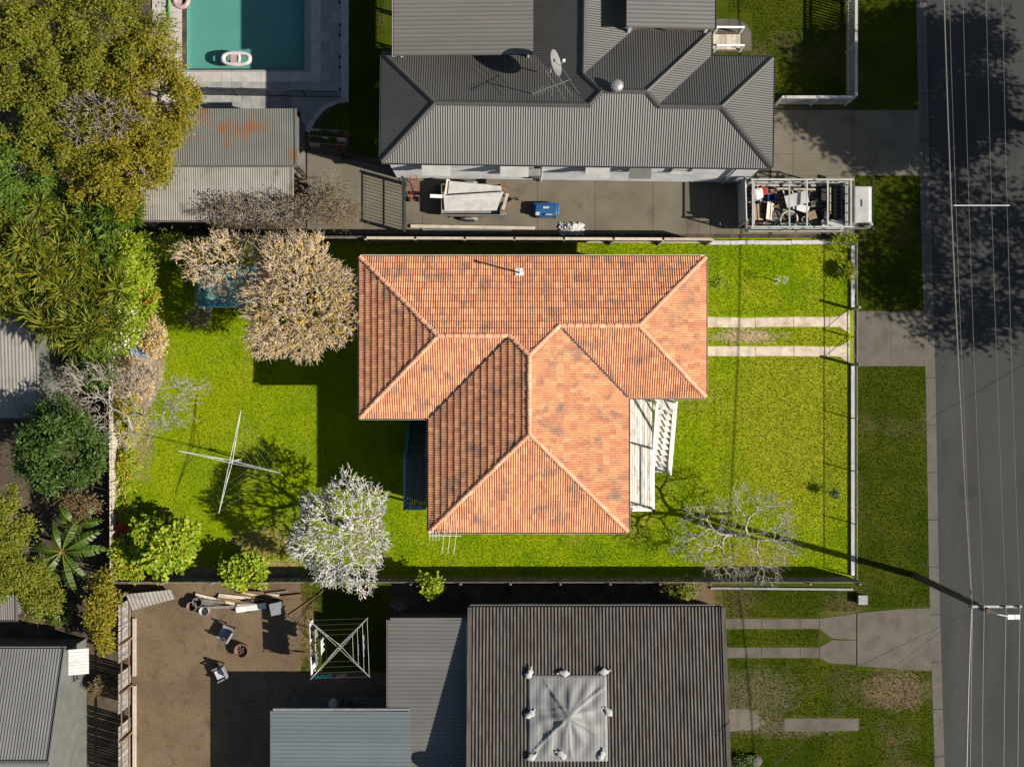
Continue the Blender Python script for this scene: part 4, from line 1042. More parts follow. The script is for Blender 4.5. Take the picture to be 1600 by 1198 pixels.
leafy('garden_shrub', 'yellow green weeds at the left fence below the pale leafless tree', 'shrub', 197, 735, .6, 12, 34, .35, 'leaf_lime', 20, 90, L_=.15, W_=.06, cr=.26, seed=38, tr=.03, extra=('leaf_yellow', 260, .14, .07, 'yellow_leaves'))
leafy('garden_shrub', 'lime weeds at the left fence above the orange leafed plant', 'shrub', 196, 795, .6, 12, 20, .35, 'leaf_lime', 14, 90, L_=.15, W_=.06, cr=.26, seed=39, tr=.03)
leafy('garden_shrub', 'yellow leafed shrub under the pale leafless tree at the left fence', 'shrub', 200, 650, .8, 16, 36, .45, 'leaf_lime', 22, 80, L_=.15, W_=.06, cr=.3, seed=41, tr=.03, extra=('leaf_yellow', 700, .15, .08, 'yellow_leaves'))
leafy('garden_shrub', 'dark green undergrowth between the spiky fronds and the leafless tree', 'shrub', 150, 565, 2.2, 40, 30, .9, 'leaf_green', 26, 120, L_=.2, W_=.08, cr=.4, seed=42, tr=.05)
# leafless trees
bare('poinciana_tree', 'wide tan leafless tree with yellow leaves beside the tiled house', 'tree', (455, 470), 468, 468, 4.2, 92, 102, 1.6, 2400, 'bark_tan', rmin=.014, tr=.2, seed=50, shell=.45, zmin=-.1, twig=(3, .3, .011), leaves=[('leaf_yellow', 2400, .15, .09, 'yellow_leaves'), ('leaf_dry', 900, .16, .045, 'dry_leaves')])
bare('poinciana_tree', 'tan leafless tree leaning over the trampoline by the back fence', 'tree', (380, 390), 368, 410, 3.6, 92, 52, 1.1, 650, 'bark_tan', rmin=.013, tr=.14, seed=51, shell=.4, twig=(3, .28, .01), leaves=[('leaf_yellow', 500, .14, .09, 'yellow_leaves'), ('leaf_dry', 700, .15, .05, 'dry_leaves')])
bare('frangipani_tree', 'dense silver leafless frangipani by the back fence', 'tree', (548, 822), 537, 832, 3.2, 76, 92, 1.7, 1500, 'bark_pale', rmin=.017, tr=.17, seed=52, twig=(3, .24, .015), wob=.1, leaves=[('leaf_lime', 350, .2, .1, 'green_leaves'), ('leaf_dry', 160, .18, .08, 'dry_leaves')], tip=.8, shell=.6, zmin=-.05, power=.3)
bare('jacaranda_tree', 'slender pale leafless tree on the front lawn', 'tree', (1128, 828), 1154, 836, 2.7, 98, 74, 1.3, 500, 'bark_grey', twig=(3, .32, .0075), rmin=.011, tr=.17, seed=53, wob=.09, fork=.16, shell=.6, zmin=-.1, f=.5, power=.24)
bare('coral_tree', 'pale leafless tree spreading across the left fence', 'tree', (212, 676), 196, 628, 3.4, 122, 66, 1.2, 600, 'bark_grey', twig=(3, .3, .009), rmin=.012, tr=.09, seed=54, wob=.12, fork=.25, shell=.5, zmin=-.1, power=.3)
bare('scrub_tree', 'small brown leafless tree behind the pale carport roof', 'tree', (445, 345), 420, 330, 2.6, 130, 34, .8, 900, 'bark_dim', rmin=.012, tr=.07, seed=55, leaves=[('leaf_rust', 1500, .12, .06, 'dry_leaves')], shell=.1)
bare('scrub_tree', 'bare brown sapling in the concrete yard behind the gate', 'tree', (512, 300), 512, 292, 2.0, 44, 30, .8, 200, 'bark_dim', rmin=.01, tr=.04, seed=56)
bare('rose_bush', 'thin leafless bush in the shade beside the grey side roof', 'shrub', (618, 950), 624, 947, .8, 16, 10, .4, 90, 'bark_dim', rmin=.008, tr=.03, seed=57)
# street trees across the road, past the frame: their shadows fall on the road
leafy('street_tree', 'tall leafy street tree across the road casting shade on the upper road', 'tree', 1905, 175, 8.0, 190, 150, 2.8, 'leaf_green', 230, 200, L_=.26, W_=.13, cr=.75, seed=60, tr=.28)
leafy('street_tree', 'open crowned street tree across the road casting dappled shade', 'tree', 2040, 470, 8.0, 215, 175, 2.8, 'leaf_green', 110, 100, L_=.26, W_=.13, cr=.75, seed=61, tr=.28)
# banana plants: long ribbed blades with torn edges
def banana(label, px, py, n, ln, seed, z=1.7):
    rg = random.Random(seed); b = g(px, py, z); base = Vector((b.x, b.y, 0)); t = thing('banana_plant', label, 'plant', base)
    MB().tube([base, base + Vector((.04, .03, z*.6)), base + Vector((.02, -.02, z))], [.13, .1, .06], 10).build('trunk', 'bark_brown', t)
    for i in range(n):
        a = 2*math.pi*i/n + rg.uniform(-.3, .3); l = ln*rg.uniform(.75, 1.15); d = Vector((math.cos(a), math.sin(a), 0)); sx = Vector((-d.y, d.x, 0))
        rise = rg.uniform(.25, .7); K = 12; mid = []
        for k in range(K+1):
            s_ = k/K; mid.append(base + Vector((0, 0, z)) + d*l*s_ + Vector((0, 0, rise*math.sin(s_*math.pi*.75) - s_*s_*.5*l*.6)))
        mb = MB(); W_ = .27*rg.uniform(.8, 1.15)
        for sg in (-1, 1):
            for k in range(1, K):
                s0, s1 = k/K, (k+1)/K; w0 = W_*math.sin(min(1, s0*1.1)*math.pi)**.6; gap = rg.uniform(.6, 1.0)
                p0, p1 = mid[k], mid[k] + (mid[k+1]-mid[k])*gap
                o0 = sx*sg*w0 + d*.06 - Vector((0, 0, .1 + rg.uniform(0, .08)))
                mb.add([p0, p1, p1 + o0*rg.uniform(.85, 1), p0 + o0], [(0, 1, 2, 3)])
        lf = mb.build('leaf', 'banana_leaf', t)
        MB().tube(mid, [.03*(1-.8*k/K) for k in range(K+1)], 5).build('midrib', 'banana_edge', lf)
    return t
banana('banana plant with long torn green leaves beside the left fence', 98, 862, 9, 2.1, 5)
banana('smaller banana plant above the large one', 118, 820, 6, 1.3, 6, 1.5)
banana('grey leafed spiky plant below the banana plants', 96, 955, 8, .9, 7, .35)

# ------------------------------------------------------------------ fences
def paling_fence(name, label, a, b, h, m, rails_side=1, post_gap=2.4, pitch=.115, pm=None, gaps=(), cap=False, rail_m=None):
    """posts, two rails and single palings between ground points a and b (pixels)"""
    A, B = g(*a), g(*b); d = (B-A); Ln = d.length; d.normalize(); nrm = Vector((-d.y, d.x, 0))*rails_side
    t = thing(name, label, 'fence', (A+B)/2)
    n = int(Ln/pitch); base = MB().box((0, 0, h/2), (pitch*.9, .018, h)).mesh('paling', m)
    off_ = -root_of(t).location; rz = math.atan2(d.y, d.x); over = MB()
    for i in range(n):
        s_ = (i+.5)*pitch
        if any(x0 < s_/Ln < x1 for x0, x1 in gaps): continue
        M = Matrix.Translation(A + d*s_ + nrm*random.uniform(-.004, .004) + Vector((0, 0, random.uniform(-.03, .015)))) @ Matrix.Rotation(rz, 4, 'Z') @ Matrix.Rotation(random.uniform(-.015, .015), 4, 'Y')
        if i < 300: piece('paling', base, t, M)
        else:
            over.add([M @ Vector(v) for v in ((-pitch*.45,-.009,0),(pitch*.45,-.009,0),(pitch*.45,.009,0),(-pitch*.45,.009,0),(-pitch*.45,-.009,h),(pitch*.45,-.009,h),(pitch*.45,.009,h),(-pitch*.45,.009,h))], [(4,5,6,7),(0,1,5,4),(1,2,6,5),(2,3,7,6),(3,0,4,7)])
    if over.v:
        o = over.build('palings', m, t); o['kind'] = 'stuff'
    np_ = max(1, round(Ln/post_gap)); pb_ = MB().box((0, 0, h*.49), (.1, .1, h*.98)).mesh('post', pm or m)
    for i in range(np_+1):
        piece('post', pb_, t, Matrix.Translation(A + d*(Ln*i/np_) + nrm*.1) @ Matrix.Rotation(rz, 4, 'Z'))
    for i in range(np_):
        p, q = A + d*(Ln*i/np_+.06), A + d*(Ln*(i+1)/np_-.06)
        for zz in (h*.2, h*.82):
            MB().bar(p + nrm*.045 + Vector((0,0,zz)), q + nrm*.045 + Vector((0,0,zz)), .045, .075).build('rail', rail_m or pm or m, t)
        if cap: MB().bar(p + nrm*.06 + Vector((0,0,h+.02)), q + nrm*.06 + Vector((0,0,h+.02)), .13, .03).build('capping', rail_m or m, t)
    return t
paling_fence('paling_fence', 'pale timber paling fence behind the tiled house by the concrete yard', (578, 377), (1104, 379), 1.7, 'timber_grey', -1, pm='timber_pale', cap=True, rail_m='timber_pale')
paling_fence('paling_fence', 'weathered timber fence behind the wide tan leafless tree', (186, 374), (576, 376), 1.6, 'timber_grey', -1)
paling_fence('paling_fence', 'dark paling fence along the bottom of the lawn', (190, 901), (1330, 901), 1.5, 'timber_grey', -1)
paling_fence('paling_fence', 'pale paling fence along the left side of the lawn', (186, 376), (189, 900), 1.5, 'timber_pale', 1)
paling_fence('paling_fence', 'broken whitish paling fence between the dirt yard and the lower left house', (204, 922), (204, 1215), 1.7, 'fence_white', 1, pm='timber_brown', gaps=((.0,.04),(.34,.4),(.6,.68)), pitch=.13)
for y0, y1, l in ((965, 1055, 'upper'), (1070, 1200, 'lower')):
    a, b = g(211, y0), g(211, y1); one('timber_sleeper', MB().bar(a + Vector((0,0,.08)), b + Vector((0,0,.08)), .15, .16), 'timber_pale', '%s of two timber sleepers lying along the broken fence' % l, 'sleeper', (a+b)/2)
# low white retaining edge along the top right of the lawn
ed = thing('garden_edging', 'low white concrete edging along the top right of the lawn', 'edging', g(1218, 380))
for x0, x1 in ((1108, 1140), (1140.6, 1178), (1178.6, 1235), (1235.6, 1290), (1290.6, 1330)):
    a, b = g(x0, 379.5 + random.uniform(-.5,.5)), g(x1, 379.5 + random.uniform(-.5,.5)); MB().bar(a + Vector((0,0,.1)), b + Vector((0,0,.1)), .2, .22).build('block', 'plastic_white', ed)
# chain-wire front fence with a concrete plinth and a pair of drive gates
def wire_fence(label, y0, y1, h=1.05, x=1329):
    A, B = g(x, y0), g(x, y1); t = thing('wire_fence', label, 'fence', (A+B)/2); n = max(1, round(abs(y1-y0)/75))
    MB().bar(A + Vector((.08,0,.06)), B + Vector((.08,0,.06)), .17, .14).build('plinth', 'plastic_white', t)
    for i in range(n+1):
        p = A + (B-A)*i/n; MB().tube([p, p + Vector((0,0,h+.05))], .03, 8).build('post', 'galv', t)
    MB().tube([A + Vector((0,0,h)), B + Vector((0,0,h))], .018, 6).build('top_rail', 'galv', t)
    mb = MB(); k = 0; L_ = abs(B.y-A.y); s_ = 0
    while s_ < L_ - h*.9:
        for dr_ in (1, -1):
            q0 = Vector((A.x, A.y - s_ - (0 if dr_ > 0 else h*.85), .15)); q1 = Vector((A.x, A.y - s_ - (h*.85 if dr_ > 0 else 0), h))
            mb.tube([q0, q1], .0022, 3)
        s_ += .09
    o = mb.build('wire_mesh', 'galv', t); return t
wire_fence('galvanised wire front fence on a white plinth above the driveway gates', 384, 482)
wire_fence('galvanised wire front fence on a white plinth below the driveway gates', 571, 898)
for i, (y0, y1, l) in enumerate(((484, 526, 'upper'), (527, 569, 'lower'))):
    A, B = g(1329, y0), g(1329, y1); t = thing('drive_gate', '%s leaf of the low wire gate across the driveway' % l, 'gate', (A+B)/2); fr_ = MB()
    for z in (.14, 1.05): fr_.tube([A + Vector((0,0,z)), B + Vector((0,0,z))], .018, 6)
    for p in (A, B): fr_.tube([p + Vector((0,0,.1)), p + Vector((0,0,1.08))], .018, 6)
    fr_.tube([A + Vector((0,0,.14)), B + Vector((0,0,1.05))], .012, 6); fr_.build('frame', 'galv', t)
    mb = MB()
    for k in range(13):
        q = A + (B-A)*(k+.5)/13; mb.tube([q + Vector((0,0,.14)), q + Vector((0,0,1.05))], .003, 3)
    mb.build('wire_infill', 'galv', t)
for y, l in ((482.8, 'upper'), (570, 'lower')):
    p = g(1331, y); one('gate_post', MB().box(p + Vector((0,0,.62)), (.13,.13,1.24)), 'timber_grey', 'thick timber gate post at the %s side of the driveway' % l, 'gate post', p, bevel=.01)
# white picket fence of the grey house
def picket(label, a, b, h=1.5, inner=1):
    A, B = g(*a), g(*b); d = B-A; Ln = d.length; d.normalize(); n = Vector((-d.y, d.x, 0))*inner
    t = thing('picket_fence', label, 'fence', (A+B)/2); k = int(Ln/.15); me = MB().box((0, 0, h/2+.06), (.07, .02, h)).mesh('picket', 'truck_white'); rz = math.atan2(d.y, d.x)
    for i in range(k): piece('picket', me, t, Matrix.Translation(A + d*(i+.5)*Ln/k) @ Matrix.Rotation(rz, 4, 'Z'))
    for zz in (.2, h-.12):
        MB().bar(A + n*.04 + Vector((0,0,zz)), B + n*.04 + Vector((0,0,zz)), .045, .1).build('rail', 'truck_white', t)
    MB().bar(A + Vector((0,0,h+.08)), B + Vector((0,0,h+.08)), .14, .035).build('capping', 'truck_white', t)
    for i in range(max(2, round(Ln/2.4))+1):
        q = A + d*Ln*i/max(2, round(Ln/2.4)); MB().box(q + Vector((0,0,h/2+.06)), (.11,.11,h+.12)).build('post', 'truck_white', t)
picket('white slatted front fence running along the verge by the grey house', (1322, -150), (1322, 162), 1.55, 1)
picket('white slatted fence between the grey house lawn and its driveway', (1212, 164), (1320, 164), 1.4, 1)
# fence stub and service box at the bottom right
p = g(1345, 935); t = thing('meter_box', 'small grey service box on the verge by the corner of the lawn', 'box', p)
MB().box(p + Vector((0,0,.16)), (.42,.42,.34)).build('body', 'galv', t, bevel=.02); MB().box(p + Vector((0,0,.345)), (.46,.46,.03)).build('lid', 'galv', t)
a, b = g(1110, 918), g(1332, 920); one('boundary_kerb', MB().bar(a + Vector((0,0,.06)), b + Vector((0,0,.06)), .1, .13), 'galv', 'thin grey boundary kerb right of the mulch bed', 'kerb', (a+b)/2)

# ------------------------------------------------------------------ clothes hoists
def hoist(label, px, py, ang, arm, z, m, wires=True):
    c = g(px, py, z); b = Vector((c.x, c.y, 0)); t = thing('clothes_hoist', label, 'clothes hoist', b)
    MB().tube([b, b + Vector((0,0,1.3))], .035, 8).build('mast', m, t); MB().tube([b + Vector((0,0,1.3)), c + Vector((0,0,.15))], .024, 8).build('inner_mast', m, t)
    MB().box(b + Vector((.07,0,1.25)), (.14,.1,.16)).build('winder', m, t); MB().tube([b + Vector((.14,0,1.25)), b + Vector((.32,0,1.25)), b + Vector((.32,.12,1.25))], .012, 6).build('crank', m, t)
    ends = []
    for k in range(4):
        a = ang + k*math.pi/2; d = Vector((math.cos(a), math.sin(a), 0)); s = Vector((-d.y, d.x, 0)); e = c + d*arm + Vector((0,0,.22)); ends.append(e)
        mb = MB(); mb.tube([c + s*.07, e], .012, 6); mb.tube([c - s*.07, e], .012, 6); mb.build('arm', m, t)
        MB().tube([c + Vector((0,0,-.35)), c + d*arm*.45 + Vector((0,0,.08))], .01, 6).build('strut', m, t)
    for q in (.45, .62, .8, .97):
        mb = MB()
        for k in range(4): mb.tube([c + (ends[k]-c)*q, c + (ends[(k+1)%4]-c)*q], .0035, 3)
        mb.build('line', 'galv', t)
    return c, ends, t
hoist('empty rotary clothes hoist with four pale arms on the back lawn', 361, 721, math.radians(-12.2), 2.55, 1.95, 'galv_pale')
c2, e2, _ = hoist('rotary clothes hoist hung with washing beside the dirt yard', 531, 1011, math.radians(47), 2.05, 2.0, 'truck_white')
def cloth(label, p, q, drop, m, seed, name='hanging_cloth', cat='laundry', group='washing on the rotary hoist'):
    rg = random.Random(seed); p, q = Vector(p), Vector(q); n = 10; vs = []; d = (q-p).normalized(); s = Vector((-d.y, d.x, 0))
    for j in range(7):
        for i in range(n+1):
            vs.append(p + (q-p)*(i/n) + s*(.035*math.sin(i*1.7+seed)*(j/6+.3) + .06*(j/6)*math.sin(seed)) - Vector((0,0,drop*j/6)))
    mb = MB().add(vs, [(j*(n+1)+i, j*(n+1)+i+1, (j+1)*(n+1)+i+1, (j+1)*(n+1)+i) for j in range(6) for i in range(n)])
    return one(name, mb, m, label, cat, (p+q)/2, group, smooth=True)
def hline(k, q, s0, s1):
    a, b = c2 + (e2[k]-c2)*q, c2 + (e2[(k+1)%4]-c2)*q; return a + (b-a)*s0, a + (b-a)*s1
WASH = [(1, .97, .05, .42, .9, 'fabric_white', 'long white sheet on the outer left line of the hoist'), (1, .97, .46, .6, .6, 'fabric_grey', 'grey shirt on the outer left line of the hoist'),
        (1, .97, .64, .95, 1.0, 'fabric_white', 'white towel low on the outer left line of the hoist'), (1, .8, .1, .35, .7, 'fabric_grey', 'grey towel on the second left line of the hoist'),
        (1, .8, .4, .55, .65, 'fabric_white', 'white shirt on the second left line of the hoist'), (1, .8, .6, .9, .8, 'fabric_grey', 'pale grey cloth at the lower end of the second left line'),
        (1, .62, .3, .7, .9, 'fabric_white', 'white cloth on the inner left line of the hoist'), (2, .97, .05, .35, .5, 'fabric_teal', 'teal towel on the bottom line of the hoist'),
        (2, .97, .42, .6, .4, 'plastic_pink', 'pinkish cloth on the bottom line of the hoist'), (3, .97, .2, .4, .7, 'fabric_blue', 'dark blue shirt on the right line of the hoist'),
        (3, .8, .3, .75, .8, 'fabric_grey', 'grey towel on the right line of the hoist'), (3, .62, .3, .6, .7, 'fabric_blue', 'dark cloth on the inner right line of the hoist')]
for i, (k, q, s0, s1, dp, m_, lb) in enumerate(WASH):
    a, b = hline(k, q, s0, s1); cloth(lb, a, b, dp, m_, i)
# clothes airer near the pool
A, B = g(480, 212, 1.3), g(541, 216, 1.3)
t = thing('clothes_airer', 'folding clothes airer hung with white washing behind the pool', 'clothes airer', g(511, 213))
for dy in (-.35, 0, .35): MB().tube([A + Vector((0,dy,0)), B + Vector((0,dy,0))], .01, 5).build('rod', 'galv', t)
for e in (A, B):
    for sg in (-1, 1): MB().tube([e + Vector((0,sg*.35,0)), Vector((e.x, e.y - sg*.3, 0))], .012, 5).build('leg', 'galv', t)
for i, (s0, s1, dy, m_, lb) in enumerate(((.02, .3, .35, 'fabric_white', 'white shirt at the left end of the clothes airer'), (.36, .5, 0, 'fabric_white', 'narrow white towel in the middle of the clothes airer'), (.54, .72, .35, 'fabric_grey', 'grey shirt on the right half of the clothes airer'), (.76, .97, 0, 'fabric_white', 'white towel at the right end of the clothes airer'), (.05, .3, -.35, 'fabric_grey', 'grey cloth on the front left of the clothes airer'))):
    cloth(lb, A + (B-A)*s0 + Vector((0,dy,-.012)), A + (B-A)*s1 + Vector((0,dy,-.012)), .6, m_, 20+i, group='washing on the clothes airer')

# ------------------------------------------------------------------ swimming pool
mb = MB(); zb = -.72
P0, P1 = (pa.x, pa.y), (pb.x, pb.y)
c4 = [(P0[0],P0[1]),(P1[0],P0[1]),(P1[0],P1[1]),(P0[0],P1[1])]
mb.add([(x,y,zb) for x,y in c4] + [(x,y,.0) for x,y in c4], [(0,1,2,3)] + [(i+4,(i+1)%4+4,(i+1)%4,i) for i in range(4)])
structure('pool_basin', mb, 'pool_shell')
n = 24; vs = []; 
for i in range(n+1):
    for j in range(n+1): vs.append((P0[0] + (P1[0]-P0[0])*i/n, P0[1] + (P1[1]-P0[1])*j/n, -.12 + .006*math.sin(i*1.3+j*.7)))
o = MB().add(vs, [(i*(n+1)+j, (i+1)*(n+1)+j, (i+1)*(n+1)+j+1, i*(n+1)+j+1) for i in range(n) for j in range(n)]).build('pool_water', 'pool_water', smooth=True); o['kind'] = 'structure'
pv = structure('pool_paving', MB().prism(pxpoly([(236, 110), (476, 110), (476, -150), (545, -150), (545, 158), (528, 160), (510, 168), (494, 184), (482, 206), (470, 206), (470, 172), (236, 172)]), -.1, .03), 'paver')
ps = 15.5
PME = MB().box((0, 0, .02), (ps/S-.012, ps/S-.012, .036)).mesh('paver', 'paver')
PMW = MB().box((0, 0, .02), (ps/S-.012, ps/S-.012, .036)).mesh('coping_paver', 'coping')
for i in range(20):
    for j in range(22):
        x = 238 + ps*(i+.5); y = -151 + ps*(j+.5)+.5
        if POOL[0]-2 < x < POOL[2]+5 and y < POOL[3]+1: continue
        if x > 531 or y > 172 or (y > 160 and x > 505): continue
        piece('paver', PMW if (y < 125 or x < 290) and not x > 495 else PME, pv, Matrix.Translation(g(x, y) + Vector((0, 0, random.uniform(-.003, .003)))))
arc = [(545, -150), (545, 160), (528, 162), (510, 170), (495, 186), (483, 208)]
ins_ = [(533, -150), (533, 154), (524, 157), (505, 165), (489, 182), (476, 204)]
k_ = MB()
for a, b, c, d in zip(arc, arc[1:], ins_[1:], ins_): k_.prism(pxpoly([a, b, c, d]), -.1, .045)
structure('paving_border', k_, 'coping')
# black bar pool fence
A, B = g(262, 148), g(534, 153); d = (B-A).normalized(); Ln = (B-A).length
t = thing('pool_fence', 'black steel bar fence along the bottom of the pool paving', 'fence', (A+B)/2)
for i in range(5):
    p, q = A + d*Ln*i/5, A + d*Ln*(i+1)/5; MB().box(p + Vector((0,0,.62)), (.05,.05,1.24)).build('post', 'black_steel', t)
    mb = MB()
    for z in (.12, 1.15): mb.bar(p + Vector((0,0,z)), q + Vector((0,0,z)), .03, .035)
    nb = 17
    for k in range(1, nb): mb.box(p + (q-p)*k/nb + Vector((0,0,.63)), (.018,.018,1.05))
    mb.build('bar_panel', 'black_steel', t)
A2, B2 = g(527, -60), g(530, 151); t2 = thing('glass_fence_posts', 'row of short black spigots along the right side of the pool paving', 'spigots', (A2+B2)/2)
for y in (5, 40, 56, 90, 106, 140): MB().box(g(531, y) + Vector((0,0,.12)), (.08,.08,.2)).build('spigot', 'black_steel', t2)
# floats
c = g(370, 93, -.1); t = thing('pool_lounger', 'white inflatable pool lounger with two holes floating by the pool edge', 'pool float', c)
def oval(cx, cy, rx, ry, r, n=32, m=8, e=3.0):
    vs = []; fs = []
    for i in range(n):
        a = 2*math.pi*i/n; ca, sa = math.cos(a), math.sin(a); k = (abs(ca)**e + abs(sa)**e)**(-1/e); x, y = rx*k*ca, ry*k*sa
        for j in range(m):
            b = 2*math.pi*j/m; f = 1 + r*math.cos(b)/math.hypot(x, y); vs.append((cx + x*f, cy + y*f, r*math.sin(b)))
    for i in range(n):
        for j in range(m): fs.append((i*m+j, ((i+1)%n)*m+j, ((i+1)%n)*m+(j+1)%m, i*m+(j+1)%m))
    return vs, fs
mb = MB(); vs, fs = oval(0, 0, .66, .28, .13); mb.add([(c.x+v[0], c.y+v[1], c.z+.1+v[2]) for v in vs], fs); mb.build('rim', 'plastic_white', t, smooth=True)
mb = MB(); mb.box(c + Vector((-.12, 0, .1)), (.36,.42,.12)); mb.build('seat', 'plastic_pink', t, bevel=.04)
mb = MB(); mb.tube([c + Vector((.12,-.3,.12)), c + Vector((.16,0,.14)), c + Vector((.12,.3,.12))], .09, 8); mb.build('backrest', 'plastic_white', t, smooth=True)
c = g(284, 2, -.05); one('swim_ring', MB().torus(c + Vector((0,0,.08)), .33, .13), 'plastic_pink', 'pale pink swim ring at the top left of the pool', 'swim ring', c, smooth=True)
c = g(264, 12, .02); one('pool_noodle', MB().tube([c + Vector((.02,-.6,.06)), c + Vector((0,0,.06)), c + Vector((.04,.6,.06))], .075, 8), 'plastic_green', 'bright green pool noodle on the paving left of the pool', 'pool noodle', c, smooth=True)

# ------------------------------------------------------------------ sheds
def shed(name, label, x0, y0, x1, y1, z, m, wallm, slope='S', pitch=2, cat='shed', rp_=.11, open_=False, name_roof='roof'):
    a, b = g2(x0, y1, z), g2(x1, y0, z); t = thing(name, label, cat, ((a.x+b.x)/2, (a.y+b.y)/2, 0))
    R4 = [(a.x,a.y),(b.x,a.y),(b.x,b.y),(a.x,b.y)]
    f = Face(R4[0], R4[1], R4, z, math.radians(pitch)) if slope == 'S' else Face(R4[2], R4[3], R4, z, math.radians(pitch))
    rf = MB().add([f.pt(u, v, -.03) for u, v in f.uv], [(0,1,2,3)]).build('roof', 'dark_metal', t)
    sheets(rf, f, m, pitch=rp_, depth=.024, cover=.77)
    gutter(rf, f.pt(f.u0, -.05), f.pt(f.u1, -.05), wallm, (0, -1 if slope == 'S' else 1), .1)
    for e in (f.u0, f.u1): MB().bar(f.pt(e, -.05, .03), f.pt(e, f.v1, .03), .1, .06).build('barge_flashing', m, rf)
    if open_:
        for x, y in ((a.x+.1,a.y+.1),(b.x-.1,a.y+.1),(b.x-.1,b.y-.1),(a.x+.1,b.y-.1)): MB().box((x, y, z/2), (.1,.1,z-.08)).build('post', wallm, t)
    else:
        q = .12; wall_box(t, [(a.x+q,a.y+q),(b.x-q,a.y+q),(b.x-q,b.y-q),(a.x+q,b.y-q)], -.05, z-.02, wallm)
    return t, f
shed('tool_shed', 'long shed with a grey green corrugated roof stained by rust', 222, 171, 463, 256, 2.9, 'shed_roof', 'wall_olive', 'S', 3)
shed('carport', 'pale corrugated carport roof below the rusty shed roof', 222, 260, 458, 342, 2.3, 'shed_pale', 'timber_grey', 'S', 2, cat='carport', open_=True)
shed('garden_shed', 'white corrugated shed roof at the left edge below the trees', -60, 497, 62, 651, 2.6, 'shed_pale', 'wall_olive', 'S', 4, rp_=.17)
shed('garden_shed', 'small white shed roof at the left edge beside the shrubs', -40, 928, 27, 966, 2.2, 'roof_pale', 'wall_olive', 'S', 3)
# lower left house with its gable wall and awning
zw = 2.8; x_e = 137
lh = thing('olive_house', 'low house with a grey corrugated roof and olive wall in the bottom left corner', 'house', g(40, 1110))
ry = 1192; a0 = g2(104, 1013, zw); xe = g(x_e, 1100).x; x0_ = g(-80, 1100).x
yN = g2(104, 1015, zw).y; yR = g2(90, ry, 4.6).y; pit = math.atan2(1.8, yN - yR)
fN = Face((xe, yN), (x0_, yN), [(xe, yN), (x0_, yN), (x0_, yR), (xe, yR)], zw, pit)
fS = Face((x0_, 2*yR-yN), (xe, 2*yR-yN), [(x0_, 2*yR-yN), (xe, 2*yR-yN), (xe, yR), (x0_, yR)], zw, pit)
lr = roof_deck(lh, [fN, fS], 'dark_metal', .03)
for f in (fN, fS): sheets(lr, f, 'roof_olive', pitch=.14, depth=.03, cover=.84)
flashing(lr, (x0_, yR, 4.63), (xe, yR, 4.63), 'roof_olive')
for f in (fN, fS): MB().bar(f.pt(f.u0 if f is fN else f.u1, -.05, .04), f.pt(f.u0 if f is fN else f.u1, f.v1, .04), .06, .1).build('barge_flashing', 'roof_olive', lr)
gutter(lr, fN.pt(fN.u0, -.05), fN.pt(fN.u1, -.05), 'galv', (0, 1), .11)
mb = MB(); xw = xe - .07
mb.add([(xw, yN-.1, -.05), (xw, 2*yR-yN+.1, -.05), (xw, 2*yR-yN+.1, zw), (xw, yR, 4.55), (xw, yN-.1, zw)], [(0,1,2,3,4)]); mb.add([(xw-.12, v[1], v[2]) for v in mb.v], [(4,3,2,1,0)]); mb.build('gable_wall', 'wall_olive', lh)
MB().bar((x0_, yN-.16, zw/2-.03), (xw-.13, yN-.16, zw/2-.03), .1, zw).build('wall', 'wall_olive', lh)
MB().bar((x0_, 2*yR-yN+.16, zw/2-.03), (xw-.13, 2*yR-yN+.16, zw/2-.03), .1, zw).build('wall', 'wall_olive', lh)
p = g2(137, 1035, 0); window(lh, (xw, p.y, 1.5), 1.0, .9, (1, 0), frame='wall_olive')
mb = MB(); A, B = Vector((xw+.02, g(0, 1012, 1.9).y, 2.25)), Vector((xw+.02, g(0, 1052, 1.9).y, 2.25)); k = 8
aw = None
for i in range(k):
    p, q = A + (B-A)*i/k, A + (B-A)*(i+.94)/k; dx = Vector((.85, 0, -.35))
    sl = MB().add([p, q, q+dx, p+dx, p + Vector((0,0,.02)), q + Vector((0,0,.02)), q+dx + Vector((0,0,.02)), p+dx + Vector((0,0,.02))], [(3,2,1,0),(4,5,6,7),(0,1,5,4),(1,2,6,5),(2,3,7,6),(3,0,4,7)])
    if aw is None: aw = sl.build('awning', 'plastic_white', lh)
    else: sl.build('awning_slat', 'plastic_white', aw)

# ------------------------------------------------------------------ the tray truck
tc = g(1262, 319, 2.1); tc.z = 0.03
tk = thing('tray_truck', 'white tray truck with a steel rack loaded with rubbish beside the grey house', 'truck', tc)
def T(x, y, z): return tc + Vector((x, y, z - .03))
for sg in (-1, 1): MB().bar(T(-2.5, sg*.4, .62), T(3.0, sg*.4, .62), .09, .18).build('chassis_rail', 'dark_metal', tk)
FL = -2.75, 2.05; HW = 1.16
fl = MB().box(T(-.35, 0, .82), (4.8, 2*HW, .1)).build('tray_floor', 'truck_white', tk)
for i in range(11): MB().box(T(-.35, -HW + .16 + i*.2, .878), (4.66, .17, .014)).build('floor_plank', 'timber_dark', fl)
for sg in (-1, 1):
    for i in range(2): MB().box(T(-1.53 + i*2.36, sg*(HW+.02), 1.08), (2.3, .04, .4)).build('drop_side', 'truck_white', tk, bevel=.01)
MB().box(T(-2.79, 0, 1.08), (.04, 2*HW, .4)).build('tailgate', 'truck_white', tk, bevel=.01)
ZT = 2.35; xs = (-2.72, -.95, -.1, .9, 2.02)
